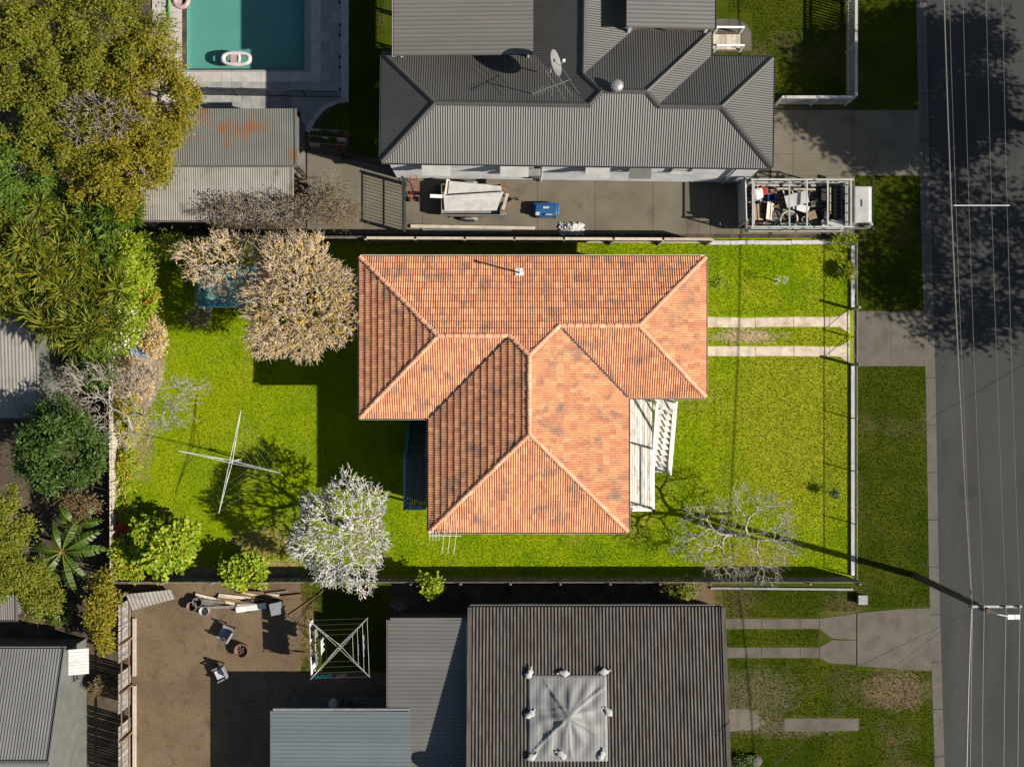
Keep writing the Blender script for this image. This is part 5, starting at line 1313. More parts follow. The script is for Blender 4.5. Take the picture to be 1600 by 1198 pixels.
for sg in (-1, 1):
    for x in xs: MB().box(T(x, sg*(HW-.02), (ZT+.87)/2), (.06, .06, ZT-.87)).build('rack_post', 'truck_white', tk)
    MB().bar(T(-2.8, sg*(HW-.02), ZT), T(2.15, sg*(HW-.02), ZT), .08, .07).build('rack_rail', 'truck_white', tk)
    MB().bar(T(-2.75, sg*(HW-.02), 1.7), T(2.05, sg*(HW-.02), 1.7), .04, .05).build('rack_rail', 'truck_white', tk)
for x in xs: MB().bar(T(x, -HW+.06, ZT), T(x, HW-.06, ZT), .07, .06).build('rack_crossbar', 'truck_white', tk)
for x in (-2.58, 1.86, 1.94): MB().bar(T(x, -HW+.06, ZT-.3), T(x, HW-.06, ZT-.3), .05, .05).build('rack_crossbar', 'truck_white', tk)
for i in range(5): MB().box(T(2.03, -.9+i*.45, 1.6), (.04, .05, 1.45)).build('headboard_bar', 'truck_white', tk)
# cab: rounded box with raked windscreen
def cabshell(parent):
    pr = [(2.2, .45), (2.2, 1.95), (2.28, 2.08), (2.95, 2.1), (3.12, 2.02), (3.42, 1.35), (3.46, .95), (3.46, .45)]
    vs = []; n = len(pr)
    for sg in (-1, 1):
        for x, z in pr:
            w_ = .98 - (.06 if z > 1.3 else 0) - (.05 if z > 2.0 else 0); vs.append(T(x, sg*w_, z))
    fs = [tuple(range(n)), tuple(range(2*n-1, n-1, -1))] + [(i+1, i, n+i, n+i+1) for i in range(n-1)] + [(0, n-1, 2*n-1, n)]
    return MB().add(vs, fs).build('cab', 'truck_white', parent, bevel=.05)
cab = cabshell(tk)
MB().add([T(3.145, -.82, 1.98), T(3.145, .82, 1.98), T(3.435, .88, 1.38), T(3.435, -.88, 1.38)], [(3,2,1,0)]).build('windscreen', 'window_glass', cab)
for sg in (-1, 1):
    MB().add([T(2.55, sg*.945, 1.42), T(3.2, sg*.945, 1.42), T(3.02, sg*.915, 1.95), T(2.55, sg*.915, 1.95)], [(0,1,2,3)]).build('side_window', 'window_glass', cab)
    MB().box(T(2.85, sg*.995, .95), (.85, .02, .8)).build('door', 'truck_white', cab, bevel=.008)
    MB().box(T(3.3, sg*1.12, 1.62), (.07, .2, .3)).build('mirror', 'plastic_black', cab)
    MB().box(T(3.475, sg*.72, .82), (.04, .32, .2)).build('headlight', 'galv_pale', cab, bevel=.01)
MB().box(T(2.62, .05, 2.115), (.03, .34, .02)).build('roof_vent', 'dark_metal', cab)
MB().box(T(3.5, 0, .52), (.12, 1.9, .22)).build('bumper', 'galv', tk, bevel=.02)
wt = MB().lathe([(.24,-.11),(.36,-.1),(.38,-.05),(.38,.05),(.36,.1),(.24,.11)], (0,0,0), 24).mesh('tyre', 'rubber')
wr = MB().lathe([(.05,-.06),(.24,-.06),(.24,.06),(.05,.07)], (0,0,0), 20).mesh('rim', 'galv')
for x in (2.75, -1.55):
    for sg in (-1, 1):
        M = Matrix.Translation(T(x, sg*.84, .41)) @ Matrix.Rotation(math.pi/2, 4, 'X'); w_ = piece('wheel', wt, tk, M); r_ = bpy.data.objects.new('rim', wr); COL.objects.link(r_); r_.parent = w_
# the load on the tray
def load(name, label, cat, x, y, z, mb, m, bevel=0, smooth=False): return one(name, mb, m, label, cat, T(x, y, z), 'load on the tray truck', bevel, smooth)
def rb(x, y, z, d, rz=0, tilt=0): return MB().box(T(x, y, z), d, R=Matrix.Rotation(rz, 3, 'Z') @ Matrix.Rotation(tilt, 3, 'Y'))
load('white_sack', 'white bag at the upper rear corner of the truck tray', 'bag', -2.3, .6, .89, rb(-2.25, .62, 1.25, (.5,.55,.7), .2), 'fabric_white', .12)
load('red_can', 'small red fuel can in the rear of the truck tray', 'can', -1.85, .7, .89, rb(-1.85, .78, 1.1, (.26,.34,.42), .1), 'plastic_red', .04)
load('blue_tub', 'blue and white tub among the rubbish on the truck', 'tub', -1.55, .5, .89, MB().lathe([(.16,0),(.2,.42),(.18,.42),(.15,.04)], tuple(T(-1.55,.45,.89)), 14), 'plastic_blue')
load('terracotta_pot', 'orange pot in the rear upper corner of the truck tray', 'pot', -2.1, .95, .89, MB().lathe([(.11,0),(.16,.34),(.13,.34),(.1,.05)], tuple(T(-2.1,.95,.89)), 14), 'terracotta')
load('particle_board', 'leaning pale board at the rear of the truck tray', 'board', -2.2, -.25, .89, rb(-2.2, -.25, 1.22, (.75,.8,.03), .1, .75), 'cardboard')
load('particle_board', 'second pale board leaning in the middle of the truck tray', 'board', -1.6, -.2, .89, rb(-1.62, -.2, 1.2, (.6,.85,.03), -.1, .8), 'timber_pale')
load('plaster_sheet', 'white plaster sheet lying tilted across the truck load', 'sheet', -.35, .35, 1.3, rb(-.35, .35, 1.42, (1.1,.6,.03), .25, -.12), 'plastic_white')
load('plaster_sheet', 'smaller white sheet under the truck rack near the middle', 'sheet', -.15, -.1, 1.15, rb(-.1, -.05, 1.3, (.8,.35,.025), -.3, .1), 'plastic_white')
load('cardboard_box', 'brown cardboard box in the front of the rear truck load', 'box', .45, -.45, .89, rb(.42, -.42, 1.12, (.42,.4,.45), .3), 'cardboard', .01)
load('wheel_rim', 'round pale ring lying on the truck load', 'ring', -.7, -.62, 1.15, MB().torus(T(-.7,-.62,1.22), .42, .06, 24, 8, Matrix.Rotation(.25, 3, 'X')), 'porcelain', smooth=True)
load('green_hose', 'coiled green hose along the lower side of the truck tray', 'hose', -.3, -.85, 1.1, MB().tube([T(-1.4+i*.12, -.88+.1*math.sin(i*1.9), 1.12+.05*math.sin(i)) for i in range(20)], .03, 6), 'fabric_teal')
load('timber_length', 'long brown timber laid along the lower truck tray', 'timber', -.4, -.75, 1.05, MB().bar(T(-2.4,-.8,1.0), T(.9,-.72,1.18), .1, .05), 'timber_brown')
load('timber_length', 'short timber crossing the upper side of the truck load', 'timber', -.4, .9, 1.05, MB().bar(T(-1.3,.92,1.15), T(.6,.85,1.3), .09, .05), 'timber_pale')
load('timber_plank', 'upright brown plank behind the truck cab', 'plank', 1.55, .25, .89, rb(1.55, .2, 1.25, (.06,1.5,.24), 0, .3), 'timber_brown')
load('timber_plank', 'pale plank beside the brown plank behind the truck cab', 'plank', 1.38, .25, .89, rb(1.36, .3, 1.2, (.06,1.3,.28), 0, -.25), 'timber_pale')
load('rubbish_bag', 'black rubbish bag in the front of the truck tray', 'bag', 1.15, -.3, .89, rb(1.12, -.32, 1.1, (.5,.55,.42), .3), 'plastic_black', .14)
load('dark_crate', 'dark crate in the front upper corner of the truck tray', 'crate', 1.1, .6, .89, rb(1.1, .62, 1.05, (.45,.6,.32), .05), 'plastic_black', .01)
load('tool_bin', 'white metal bin at the front lower corner of the truck tray', 'bin', 1.45, -.85, .89, rb(1.42, -.86, 1.14, (1.05,.42,.5), 0), 'truck_white', .015)
load('paint_bucket', 'small white bucket beside the ring on the truck load', 'bucket', .1, -.65, .89, MB().lathe([(.13,0),(.16,.36),(.14,.36),(.12,.04)], tuple(T(.1,-.62,.89)), 14), 'plastic_white')
rg = random.Random(4)
for i in range(26):
    x, y = rg.uniform(-2.5, .75), rg.uniform(-.85, .9); l = rg.uniform(.2, .8); a = rg.uniform(0, 3.1); d = Vector((math.cos(a), math.sin(a), rg.uniform(-.15,.15)))*l/2
    m_ = rg.choice(['timber_brown','timber_dark','rust','plastic_white','timber_pale','galv']); z = rg.uniform(.95, 1.15)
    load('rubbish_offcut', 'loose scrap in the jumble on the truck tray', 'scrap', x, y, z-.05, MB().bar(T(x,y,z)-d, T(x,y,z)+d, rg.uniform(.05,.14), .04), m_)
# ------------------------------------------------------------------ the trailer and other things in the concrete yard
bc = g(736, 312, .9); bc.z = .03
tl = thing('box_trailer', 'box trailer loaded with white panels in the concrete yard', 'trailer', bc)
def B(x, y, z): return bc + Vector((x, y, z - .03))
MB().box(B(0, 0, .55), (2.9, 1.5, .05)).build('floor', 'galv', tl)
for sg in (-1, 1): MB().box(B(0, sg*.76, .75), (2.9, .03, .36)).build('side_panel', 'galv', tl)
for x in (-1.46, 1.46): MB().box(B(x, 0, .75), (.03, 1.5, .36)).build('end_panel', 'galv', tl)
for sg in (-1, 1):
    MB().bar(B(1.45, sg*.6, .5), B(2.55, 0, .5), .06, .08).build('drawbar', 'rust', tl)
    M = Matrix.Translation(B(-.1, sg*.9, .32)) @ Matrix.Rotation(math.pi/2, 4, 'X'); s_ = piece('wheel', wt, tl, M @ Matrix.Scale(.76, 4)); r_ = bpy.data.objects.new('rim', wr); COL.objects.link(r_); r_.parent = s_
    MB().tube([B(-.5, sg*.9, .55), B(-.3, sg*.9, .68), B(.1, sg*.9, .68), B(.3, sg*.9, .55)], .05, 6).build('mudguard', 'galv', tl)
MB().tube([B(2.35, .12, .03), B(2.35, .12, .75)], .03, 8).build('jockey_wheel', 'rust', tl)
def panel(label, pts, z, m='plastic_white', th=.04):
    p = [g2(*q, z) for q in pts]; c = sum(p, Vector((0,0)))/len(p); one('wall_panel', MB().prism([tuple(q) for q in p], z, z+th), m, label, 'panel', (c.x, c.y, z), 'panels on the trailer')
panel('upper tapered white panel lying on the trailer', [(702, 283), (783, 291), (784, 298), (700, 303)], .98)
panel('lower white panel lying across the trailer', [(693, 306), (787, 300), (776, 329), (695, 330)], .98)
panel('pale cream strip under the white panels on the trailer', [(694, 305), (698, 280), (703, 281), (700, 303)], .93, 'cream_paint')
for i, (x0, y0, x1, y1, w_, m_, l) in enumerate(((672, 306, 696, 307, .16, 'white_paint', 'white post sticking out behind the trailer'), (681, 294, 692, 295, .3, 'plastic_black', 'black crate behind the trailer'), (784, 290, 796, 291, .25, 'timber_brown', 'brown timber offcut at the front of the trailer'), (786, 330, 793, 305, .14, 'timber_pale', 'timber lath standing at the front right of the trailer'), (700, 337, 768, 338, .1, 'timber_brown', 'brown beam on the lower side of the trailer'), (725, 341, 745, 342, .3, 'timber_grey', 'grey crate beside the trailer wheel'), (780, 334, 791, 334, .2, 'galv', 'grey toolbox at the lower front of the trailer'))):
    z = .12 if i in (1, 5, 6) else (1.0 if i in (0,) else .55)
    a, b = g(x0, y0, z), g(x1, y1, z); hgt = .22 if i in (1, 5, 6) else .1
    z2 = .03 + hgt/2 if i in (1, 5, 6) else (.92 if i == 0 else .6 + .4*(i in (2, 3)))
    a.z = b.z = z2; c = (a+b)/2; one('yard_item', MB().bar(a, b, w_, hgt), m_, l, 'item', (c.x, c.y, z2-hgt/2))
for o_ in [o for o in bpy.data.objects if o.name.startswith('yard_item')]:
    o_.name = {'white post': 'white_post', 'black crat': 'black_crate', 'brown timb': 'timber_offcut', 'timber lat': 'timber_lath', 'brown beam': 'timber_beam', 'grey crate': 'grey_crate', 'grey toolb': 'tool_box'}[o_['label'][:10]]
    o_['category'] = o_.name.split('.')[0].replace('_', ' ')
# small blue cart
bc2 = g(853, 328, .4); bc2.z = .03; bt = thing('blue_cart', 'rounded blue cart with white and black trim on the concrete', 'cart', bc2)
def Q(x, y, z): return bc2 + Vector((x, y, z - .03))
body = [(-.68, -.1), (-.6, -.26), (-.3, -.36), (.1, -.38), (.5, -.33), (.66, -.2), (.7, .1), (.68, .33), (.3, .36), (-.4, .36), (-.66, .33)]
MB().prism([(bc2.x+x, bc2.y+y) for x, y in body], .12, .5).build('body', 'plastic_blue', bt, bevel=.06)
MB().prism([(bc2.x+x*.8, bc2.y+y*.75-.02) for x, y in body], .5, .62).build('hood', 'plastic_blue', bt, bevel=.04)
MB().box(Q(.0, .08, .645), (.3, .1, .05)).build('emblem', 'plastic_white', bt); MB().box(Q(.12, -.26, .6), (.5, .08, .1)).build('windscreen', 'plastic_black', bt)
MB().box(Q(.15, -.27, .66), (.34, .05, .04)).build('trim', 'plastic_white', bt); MB().box(Q(-.42, -.22, .6), (.2, .16, .08)).build('trim', 'plastic_white', bt)
for x in (-.42, .42):
    for sg in (-1, 1): piece('wheel', wt, bt, Matrix.Translation(Q(x, sg*.32, .16)) @ Matrix.Rotation(math.pi/2, 4, 'X') @ Matrix.Scale(.34, 4))
# red trolley
rc = g(648, 297); rc.z = .03; rt = thing('red_trolley', 'red tubular hand trolley by the yard gate', 'trolley', rc)
for sg in (-1, 1): MB().tube([rc + Vector((sg*.18, -.55, .1)), rc + Vector((sg*.2, .2, .3)), rc + Vector((sg*.14, .6, .75))], .02, 6).build('frame_tube', 'plastic_red', rt)
for k in range(4): MB().tube([rc + Vector((-.19, -.5+k*.3, .12+k*.13)), rc + Vector((.19, -.5+k*.3, .12+k*.13))], .016, 6).build('rung', 'plastic_red', rt)
for sg in (-1, 1): piece('wheel', wt, rt, Matrix.Translation(rc + Vector((sg*.24, -.5, .13))) @ Matrix.Rotation(math.pi/2, 4, 'Y') @ Matrix.Scale(.34, 4))
# steel bar gate of the yard
def bargate(label, a, b, h, nb, m, name='bar_gate'):
    A, Bq = g(*a), g(*b); A.z = Bq.z = .05; t = thing(name, label, 'gate', (A+Bq)/2); d = (Bq-A).normalized(); L_ = (Bq-A).length; mb = MB()
    for z in (.08, h*.5, h): mb.bar(A + Vector((0,0,z)), Bq + Vector((0,0,z)), .04, .05)
    for p in (A, Bq): mb.box(p + Vector((0,0,h/2)), (.05,.05,h+.06))
    mb.build('frame', m, t)
    for k in range(1, nb): MB().box(A + d*L_*k/nb + Vector((0,0,h/2)), (.022,.022,h-.06)).build('bar', m, t)
    for p in (A, Bq): MB().box(p + Vector((0,0,h/2+.02)) + d*(-.09 if p is A else .09), (.09,.09,h+.1)).build('post', m, t)
bargate('dark steel bar gate across the concrete yard left of the trailer', (634, 290), (634, 362), 1.7, 14, 'dark_metal')
A, Bq = g(1152, 290), g(1154, 354); A.z = Bq.z = .03; t = thing('panel_gate', 'tall grey panel gate at the front of the concrete yard', 'gate', (A+Bq)/2)
MB().bar(A + Vector((0,0,1.0)), Bq + Vector((0,0,1.0)), .05, 1.8).build('panel', 'wall_grey', t)
for p in (A, Bq): MB().box(p + Vector((-.0,0,1.0)), (.1,.1,2.04)).build('post', 'truck_white', t)
# timber along the fence and a folded white tarp
a, b = g(642, 354), g(836, 357); one('long_beam', MB().bar(a + Vector((0,0,.1)), b + Vector((0,0,.1)), .16, .14), 'timber_pale', 'long pale beam lying along the fence in the concrete yard', 'beam', (a+b)/2)
a, b = g(660, 360), g(800, 361); one('steel_channel', MB().bar(a + Vector((0,0,.08)), b + Vector((0,0,.08)), .12, .1), 'galv', 'grey steel channel beside the long pale beam', 'steel channel', (a+b)/2)
c = g(893, 357); vs = []; n = 14
for i in range(n+1):
    for j in range(9):
        x, y = -.62 + 1.24*i/n, -.35 + .62*j/8; vs.append((c.x + x + .06*math.sin(j*2), c.y + y + .04*math.sin(i*1.7), .04 + .32*math.exp(-(x/.45)**2-(y/.25)**2) + .05*abs(math.sin(i*1.1+j))))
one('crumpled_tarp', MB().add(vs, [(i*9+j, (i+1)*9+j, (i+1)*9+j+1, i*9+j+1) for i in range(n) for j in range(8)]), 'plastic_white', 'crumpled white tarp on the concrete near the blue cart', 'tarp', c)
# wheelbarrow behind the pool
wc = g(537, 228); wb = thing('wheelbarrow', 'rusty brown wheelbarrow in the shade behind the pool', 'wheelbarrow', wc)
vs = [wc + Vector(p) for p in ((-.2,.35,.35),(.2,.35,.35),(.16,-.3,.32),(-.16,-.3,.32),(-.34,.5,.62),(.34,.5,.62),(.27,-.45,.6),(-.27,-.45,.6))]
MB().add(vs, [(3,2,1,0),(0,1,5,4),(1,2,6,5),(2,3,7,6),(3,0,4,7)]).build('tray', 'rust', wb)
for sg in (-1, 1): MB().tube([wc + Vector((sg*.08,-.62,.2)), wc + Vector((sg*.2,0,.32)), wc + Vector((sg*.3,.95,.55))], .02, 6).build('handle', 'timber_brown', wb); MB().tube([wc + Vector((sg*.2,.2,.32)), wc + Vector((sg*.24,.35,0))], .016, 6).build('leg', 'rust', wb)
piece('wheel', wt, wb, Matrix.Translation(wc + Vector((0,-.62,.19))) @ Matrix.Rotation(math.pi/2, 4, 'Y') @ Matrix.Scale(.5, 4))
for x, y, l in ((592, 136, 'small lime potted plant by the upper left wall of the grey house'), (591, 224, 'small lime potted plant by the lower left wall of the grey house'), (543, 213, 'small lime potted plant by the rusty wheelbarrow')):
    p = g(x, y); t = thing('potted_plant', l, 'potted plant', p, 'potted plants by the grey house'); MB().lathe([(.1,0),(.14,.24),(.12,.24),(.09,.04)], tuple(p), 12).build('pot', 'rust', t)
    rng = np.random.default_rng(x); P = np.array(p)[None] + rng.normal(0, .03, (60, 3))*[1,1,.2] + [0,0,.24]; D = rng.normal(0, 1, (60, 3)); D[:, 2] = np.abs(D[:, 2])*.5
    V, F = leaves_np(P, D, rng.uniform(.12,.22,60), rng.uniform(.05,.09,60), rng); mesh_np('leaves', V, F, 'leaf_lime', t)
# ------------------------------------------------------------------ things on the back lawn
tp_ = g(357, 448, 1.2); tb = Vector((tp_.x, tp_.y, 0)); tm = thing('trampoline', 'square trampoline with a teal net under the tan leafless tree', 'trampoline', tb)
hw, hd = 1.45, 1.0
MB().box(tb + Vector((0,0,.82)), (2*hw-.3, 2*hd-.3, .015)).build('jumping_mat', 'net_teal', tm)
for sx_, sy_, w_, d_ in ((0,1,2*hw,.2),(0,-1,2*hw,.2),(1,0,.2,2*hd-.4),(-1,0,.2,2*hd-.4)): MB().box(tb + Vector((sx_*(hw-.1), sy_*(hd-.1), .85)), (w_, d_, .05)).build('edge_pad', 'fabric_teal', tm)
for sx_ in (-1, 1):
    for sy_ in (-1, 1):
        MB().tube([tb + Vector((sx_*(hw+.03), sy_*(hd+.03), 0)), tb + Vector((sx_*(hw+.03), sy_*(hd+.03), 2.0))], .03, 8).build('net_pole', 'galv', tm)
mb = MB()
for sx_, sy_ in ((-1,-1),(1,-1),(1,1),(-1,1)):
    nx = {(-1,-1):(1,-1),(1,-1):(1,1),(1,1):(-1,1),(-1,1):(-1,-1)}[(sx_,sy_)]
    for z in np.linspace(.9, 1.95, 8): mb.bar(tb + Vector((sx_*hw, sy_*hd, z)), tb + Vector((nx[0]*hw, nx[1]*hd, z)), .012, .012)
    for k in range(16):
        p = Vector((sx_*hw, sy_*hd, 0)).lerp(Vector((nx[0]*hw, nx[1]*hd, 0)), k/16); mb.bar(tb + p + Vector((0,0,.9)), tb + p + Vector((0,0,1.95)), .01, .01)
mb.build('safety_net', 'net_teal', tm)
c = g(327, 483); one('plastic_bucket', MB().lathe([(.15,0),(.2,.36),(.17,.36),(.14,.04)], tuple(c), 16), 'white_paint', 'small white bucket below the trampoline corner', 'bucket', c)
c = g(220, 545); mat('tub_blue', [(.1,.16,.28)], scale=4, rough=.6, fine=.25, fscale=8); t = thing('storage_tub', 'dusty blue tub by the left garden bed', 'tub', c)
mb = MB(); mb.prism([(c.x-.35,c.y-.4),(c.x+.35,c.y-.4),(c.x+.35,c.y+.4),(c.x-.35,c.y+.4)], 0, .42); mb.build('body', 'tub_blue', t, bevel=.05); MB().box(c + Vector((0,0,.44)), (.76,.86,.05)).build('lid', 'tub_blue', t, bevel=.02)
a, b = g(203, 530), g(206, 580); mat('plank_orange', [(.42,.24,.12)], scale=4, rough=.9, fine=.2); one('timber_plank', MB().bar(a + Vector((0,0,.1)), b + Vector((0,0,.06)), .18, .05), 'plank_orange', 'orange brown plank lying in the left garden bed', 'plank', (a+b)/2)
c = g(580, 705); one('garden_hoop', MB().torus(c + Vector((0,0,.05)), .21, .02, 24, 6), 'plastic_green', 'thin green hoop lying on the shaded grass', 'hoop', c)
# bits along the bottom fence
rg = random.Random(9)
for i in range(8):
    x = 300 + i*26 + rg.uniform(-6, 6); a, b = g(x, 897 + rg.uniform(-3, 2)), g(x + rg.uniform(18, 34), 897 + rg.uniform(-3, 2)); one('timber_offcut', MB().bar(a + Vector((0,0,.06+i%2*.06)), b + Vector((0,0,.06+i%2*.06)), .12, .06), 'timber_grey', 'grey timber offcut dumped along the bottom fence near the lime shrubs', 'timber', (a+b)/2, 'timber dumped along the bottom fence')
# antenna bracket with three rods at the lower left corner of the tiled roof
b_ = g(697, 829, 4.55); an = thing('corner_antenna', 'white rod antenna on the lower left eave of the tiled house', 'antenna', b_)
MB().tube([b_ + Vector((0,.1,-.1)), b_ + Vector((0,-.1,.2)), b_ + Vector((0,-.12,.75))], .02, 6).build('mast', 'pipe_white', an)
MB().tube([b_ + Vector((-.75,-.12,.7)), b_ + Vector((.75,-.14,.72))], .014, 6).build('boom', 'pipe_white', an)
for dx in (-.05, .22, .5): MB().tube([b_ + Vector((dx+.1,.75,.72)), b_ + Vector((dx-.1,-.95,.72))], .009, 5).build('element', 'pipe_white', an)
for k in range(4): MB().tube([b_ + Vector((-.7+k*.14,.12,.71)), b_ + Vector((-.7+k*.14,-.36,.71))], .009, 5).build('element', 'pipe_white', an)

# ------------------------------------------------------------------ the dirt yard
def chair(label, px, py, rz, cushion):
    c = g(px, py); t = thing('outdoor_chair', label, 'chair', c, 'chairs by the fire pit'); R = Matrix.Rotation(rz, 3, 'Z')
    def L3(x, y, z): return c + R @ Vector((x, y, z))
    MB().box(L3(0, 0, .4), (.56,.56,.1), rz).build('seat', 'fabric_grey', t, bevel=.02); MB().box(L3(-.3, 0, .62), (.1,.6,.6), R=R @ Matrix.Rotation(-.2, 3, 'Y')).build('backrest', 'fabric_grey', t, bevel=.02)
    for sg in (-1, 1):
        MB().box(L3(0, sg*.33, .58), (.56,.07,.07), rz).build('armrest', 'fabric_grey', t, bevel=.01)
        for sx_ in (-1, 1): MB().box(L3(sx_*.25, sg*.33, .28), (.05,.05,.56), rz).build('leg', 'dark_metal', t)
    if cushion: MB().box(L3(.02, 0, .48), (.46,.46,.08), rz).build('cushion', 'plastic_white', t, bevel=.03)
chair('grey outdoor chair above the fire pit', 356, 985, math.radians(150), False); chair('grey outdoor chair with a white cushion below the fire pit', 348, 1048, math.radians(205), True)
c = g(380, 1014); fp = thing('fire_pit', 'round steel fire pit full of ash between the two chairs', 'fire pit', c); MB().lathe([(.3,0),(.36,.4),(.37,.42),(.31,.42),(.26,.12),(.26,.1)], tuple(c), 22).build('drum', 'rust', fp)
MB().lathe([(.02,.2),(.27,.16)], tuple(c), 16, close=True).build('ash', 'ash', fp)
for k in range(3): a = k*1.1; MB().bar(c + Vector((math.cos(a)*.2, math.sin(a)*.2, .24)), c - Vector((math.cos(a)*.2, math.sin(a)*.2, -.24)), .06, .06).build('log', 'timber_dark', fp)
# leaning iron sheet
pts = [g(197, 928, .9), g(268, 921, .5), g(274, 935, .06), g(207, 953, .06)]; ish = MB(); K = 24
for i in range(K+1):
    a, b = pts[3].lerp(pts[2], i/K), pts[0].lerp(pts[1], i/K); h = Vector((0,0,.02*math.cos(i*math.pi))); ish.v += [tuple(a+h), tuple(b+h)]
ish.f = [(2*i, 2*i+2, 2*i+3, 2*i+1) for i in range(K)]; one('iron_sheet', ish, 'shed_pale', 'pale metal sheet leaning in the top left corner of the dirt yard', 'metal sheet', g(235, 940))
rg = random.Random(21)
for i in range(16):
    x, y = 318 + rg.uniform(0, 120), 922 + rg.uniform(0, 26); l = rg.uniform(.8, 2.6); a = rg.uniform(-.25, .12); c = g(x, y) + Vector((0,0,.06 + .05*(i%4))); d = Vector((math.cos(a), math.sin(a), 0))*l/2
    one('timber_post', MB().bar(c-d, c+d, rg.uniform(.07,.15), rg.uniform(.05,.1)), rg.choice(['timber_pale','timber_brown','timber_grey']), 'old timber post in the pile along the top of the dirt yard', 'timber', (c.x, c.y, 0), 'timber pile in the dirt yard')
for i, (x, y) in enumerate(((312, 938), (322, 952), (303, 945))):
    c = g(x, y); t = thing('scrap_bucket', ['tipped dark tub left of the timber pile', 'white drum by the timber pile', 'black pot at the left end of the timber pile'][i], 'tub', c); MB().lathe([(.2,0),(.26,.42),(.22,.42),(.18,.05)], tuple(c), 14).build('shell', ['plastic_black','plastic_white','rust'][i], t); MB().torus(c + Vector((0,0,.42)), .24, .02, 14, 5).build('rim', 'galv', t)
c = g(388, 945); one('tyre', MB().torus(c + Vector((0,0,.1)), .26, .1), 'rubber', 'old tyre lying on the timber pile in the dirt yard', 'tyre', c, smooth=True)
a, b = g(370, 951), g(418, 944); one('concrete_post', MB().bar(a + Vector((0,0,.14)), b + Vector((0,0,.14)), .3, .28), 'galv_pale', 'pale concrete block lying below the timber pile', 'block', (a+b)/2, bevel=.03)
c = g(430, 951, .7); c.z = 0; cr_ = thing('grey_crate', 'stack of grey crates at the right of the timber pile', 'crate', c)
for k in range(3): MB().box(c + Vector((.03*k, .02*k, .16+k*.31)), (.55,.6,.29), .1*k).build('crate', 'dark_metal' if k < 2 else 'fabric_grey', cr_, bevel=.01)
a, b = g(452, 960), g(512, 917); one('garden_pipe', MB().tube([a + Vector((0,0,.04)), (a+b)/2 + Vector((.05,0,.04)), b + Vector((0,0,.04))], .035, 6), 'timber_brown', 'thin brown pipe lying beside the clothes hoist', 'pipe', (a+b)/2)
# bicycle on the patio
bk = g(556, 1094); by = thing('bicycle', 'black bicycle parked on the shaded patio', 'bicycle', bk)
for dx in (-.5, .5):
    o_ = MB().torus(bk + Vector((dx,0,.36)), .33, .02, 24, 6, Matrix.Rotation(math.pi/2, 3, 'X') ).build('wheel', 'rubber', by)
    sp = MB()
    for k in range(8): a = k*math.pi/8; sp.tube([bk + Vector((dx+.31*math.cos(a),0,.36+.31*math.sin(a))), bk + Vector((dx-.31*math.cos(a),0,.36-.31*math.sin(a)))], .003, 3)
    sp.build('spokes', 'galv', o_)
fr_ = MB(); J = {'bb': (-.05,0,.34), 'seat': (-.2,0,.82), 'head': (.33,0,.85), 'rear': (-.5,0,.36), 'front': (.5,0,.36)}
for a, b in (('bb','seat'),('bb','head'),('seat','head'),('bb','rear'),('seat','rear'),('head','front')): fr_.tube([bk + Vector(J[a]), bk + Vector(J[b])], .018, 6)
fr_.build('frame', 'plastic_black', by); MB().tube([bk + Vector((.33,-.28,1.0)), bk + Vector((.3,0,.97)), bk + Vector((.33,.28,1.0))], .014, 6).build('handlebar', 'plastic_black', by); MB().box(bk + Vector((-.22,0,.9)), (.26,.14,.06)).build('saddle', 'plastic_black', by, bevel=.02)
c = g(523, 1096); mb = MB(); mb.lathe([(.22,.06),(.27,.3),(.22,.5),(.1,.52)], tuple(c), 14); one('laundry_basket', mb, 'plastic_white', 'white basket on the patio left of the bicycle', 'basket', c + Vector((0,0,.06)))
for i, (x, y) in enumerate(((1152, 1188), (1180, 1186))):
    c = g(x, y); one('garden_rock', MB().lathe([(.1,0),(.3,.05),(.33,.2),(.2,.36),(.05,.4)], tuple(c), 9), 'old_concrete', ['brown rock at the bottom edge beside the brown roof', 'rounded rock right of the other at the bottom edge of the lawn'][i], 'rock', c)
leafy('garden_shrub', 'dark low shrub between the rocks at the bottom edge', 'shrub', 1165, 1192, .4, 16, 8, .25, 'leaf_deep', 8, 60, L_=.12, W_=.05, cr=.2, seed=90, tr=.02)

# ------------------------------------------------------------------ street lighting pole and wires
HP = 8.6
top = g(1545, 954, HP); base = Vector((top.x, top.y, 0)); pp = thing('power_pole', 'timber power pole with a crossarm by the kerb of the lower driveway', 'power pole', base)
MB().tube([base - Vector((0,0,.2)), base + Vector((0,0,4)), top], [.17, .15, .115], 12).build('pole', 'timber_dark', pp)
arm_y = top.y
def arm(z, x0, x1, dy=.14):
    MB().bar(Vector((top.x+x0, top.y+dy, z)), Vector((top.x+x1, top.y+dy, z)), .1, .12).build('crossarm', 'galv', pp)
arm(HP-.25, -.75, 1.5)
ins_me = MB().lathe([(.03,0),(.06,.02),(.035,.07),(.06,.1),(.03,.16)], (0,0,0), 10).mesh('insulator', 'porcelain')
WX = (-.68, -.18, .75, 1.35)
for x in WX: piece('insulator', ins_me, pp, Matrix.Translation(Vector((top.x+x, top.y+.14, HP-.19))))
MB().bar(Vector((top.x+.1, top.y+.1, HP-1.0)), Vector((top.x-.6, top.y+.16, HP-.32)), .04, .04).build('brace', 'galv', pp)
MB().tube([Vector((top.x+.05, top.y-.02, HP-.6)), Vector((top.x+.5, top.y-.2, HP-.25)), Vector((top.x+.95, top.y-.28, HP-.2))], .03, 6).build('lamp_arm', 'galv_pale', pp)
MB().box(Vector((top.x+1.15, top.y-.3, HP-.24)), (.55,.22,.12)).build('street_lamp', 'galv_pale', pp, bevel=.03)
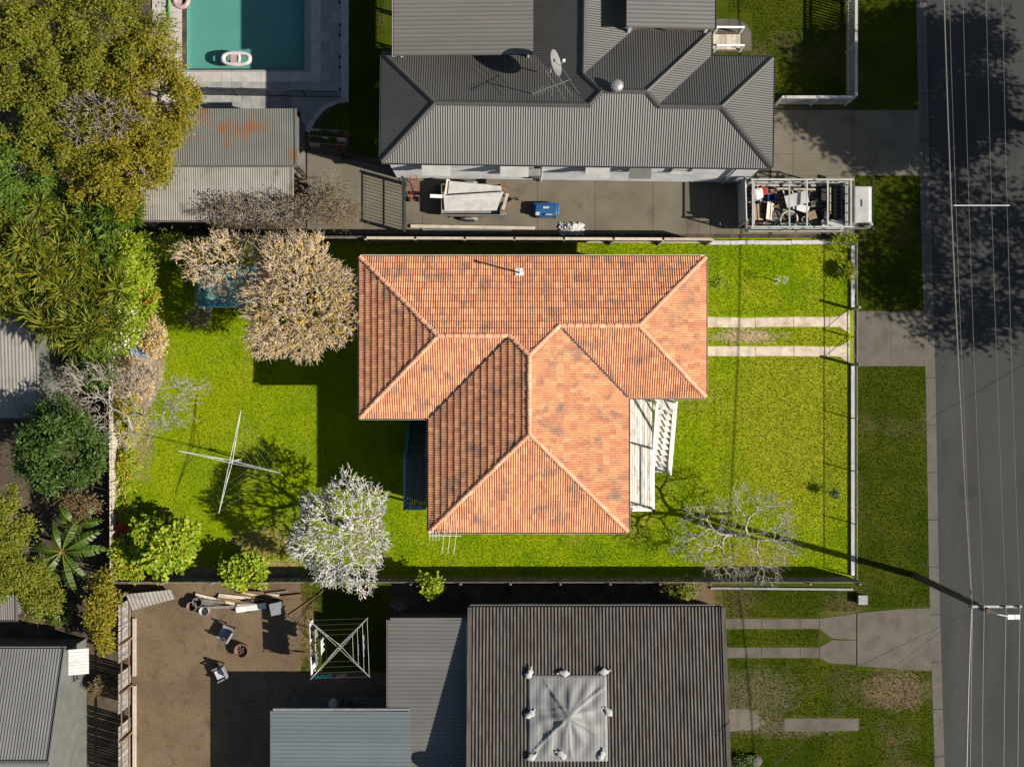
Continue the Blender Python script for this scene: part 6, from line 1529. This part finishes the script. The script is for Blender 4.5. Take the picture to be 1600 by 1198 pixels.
P2 = Vector((g(1478, 0, 8.6).x, 42.0, 0)); p2 = thing('power_pole', 'second timber power pole further up the street', 'power pole', P2)
MB().tube([P2 - Vector((0,0,.2)), P2 + Vector((0,0,HP))], [.17, .115], 12).build('pole', 'timber_dark', p2); MB().bar(P2 + Vector((-.9,.14,HP-.25)), P2 + Vector((1.9,.14,HP-.25)), .1, .12).build('crossarm', 'galv', p2)
P3 = Vector((top.x+.3, -40.0, 0)); p3 = thing('power_pole', 'third timber power pole further down the street', 'power pole', P3)
MB().tube([P3 - Vector((0,0,.2)), P3 + Vector((0,0,HP))], [.17, .115], 12).build('pole', 'timber_dark', p3); MB().bar(P3 + Vector((-.9,.14,HP-.25)), P3 + Vector((1.5,.14,HP-.25)), .1, .12).build('crossarm', 'galv', p3)
def wire(label, a, b, sag, r, m='wire', n=24, name='power_line'):
    a, b = Vector(a), Vector(b); pts = [a.lerp(b, i/n) - Vector((0,0,4*sag*(i/n)*(1-i/n))) for i in range(n+1)]
    return one(name, MB().tube(pts, r, 5), m, label, 'cable', (a+b)/2), pts
W2 = (.0, .68, 1.75, 2.55)
spr = []
for i, x in enumerate(WX):
    _, pts = wire('%s of four thin power lines along the street' % ('leftmost', 'second from left', 'third from left', 'rightmost')[i], (top.x+x, top.y+.14, HP-.03), (P2.x+W2[i]-.35, P2.y, HP-.1), .55, .008, 'wire_pale')
    spr.append(min(pts, key=lambda p: abs(p.y - 7.4)))
    wire('%s power line running down the street from the pole' % ('leftmost', 'second', 'third', 'rightmost')[i], (top.x+x, top.y+.14, HP-.03), (P3.x+x, P3.y, HP-.1), .5, .008, 'wire_pale')
one('line_spreader', MB().tube([spr[0] - Vector((.1,0,0)), spr[-1] + Vector((.1,0,0))], .02, 6), 'galv_pale', 'pale spreader rod across the power lines above the road', 'spreader', spr[0])
wire('thick pale bundled cable hung along the street', (top.x-.14, top.y, HP-1.4), (P2.x+.12, P2.y, HP-1.5), .95, .028, 'wire_pale')
wire('thick pale bundled cable running down the street from the pole', (top.x-.14, top.y, HP-1.4), (P3.x-.14, P3.y, HP-1.5), .9, .026, 'wire_pale')
e = Eb.pt(.3, 0, .1); wire('service cable from the pole to the tiled house', (top.x-.1, top.y, HP-1.0), (e.x, e.y, e.z), .5, .009)
wire('upper service cable from the pole to the brown house', (top.x-.1, top.y-.1, HP-.8), tuple(fb.pt(.2, 6.0, .3)), .5, .012)
wire('lower service cable from the pole to the brown house', (top.x-.1, top.y-.1, HP-1.2), tuple(fb.pt(.2, 9.0, .3)), .6, .01)
wire('service cable from the pole across the road', (top.x+.1, top.y, HP-.8), (top.x+14, top.y+10, 5.0), .5, .01)
one('anchor_post', MB().tube([Vector((top.x+14, top.y+10, -.1)), Vector((top.x+14, top.y+10, 5.1))], .09, 8), 'timber_dark', 'timber service post on the far side of the road', 'post', (top.x+14, top.y+10, 0))
for l, os_ in LABELS.items():
    if len(os_) > 1 and not all(bpy.data.objects[n_].get('group') for n_ in os_): print('DUPLICATE LABEL', l, os_)
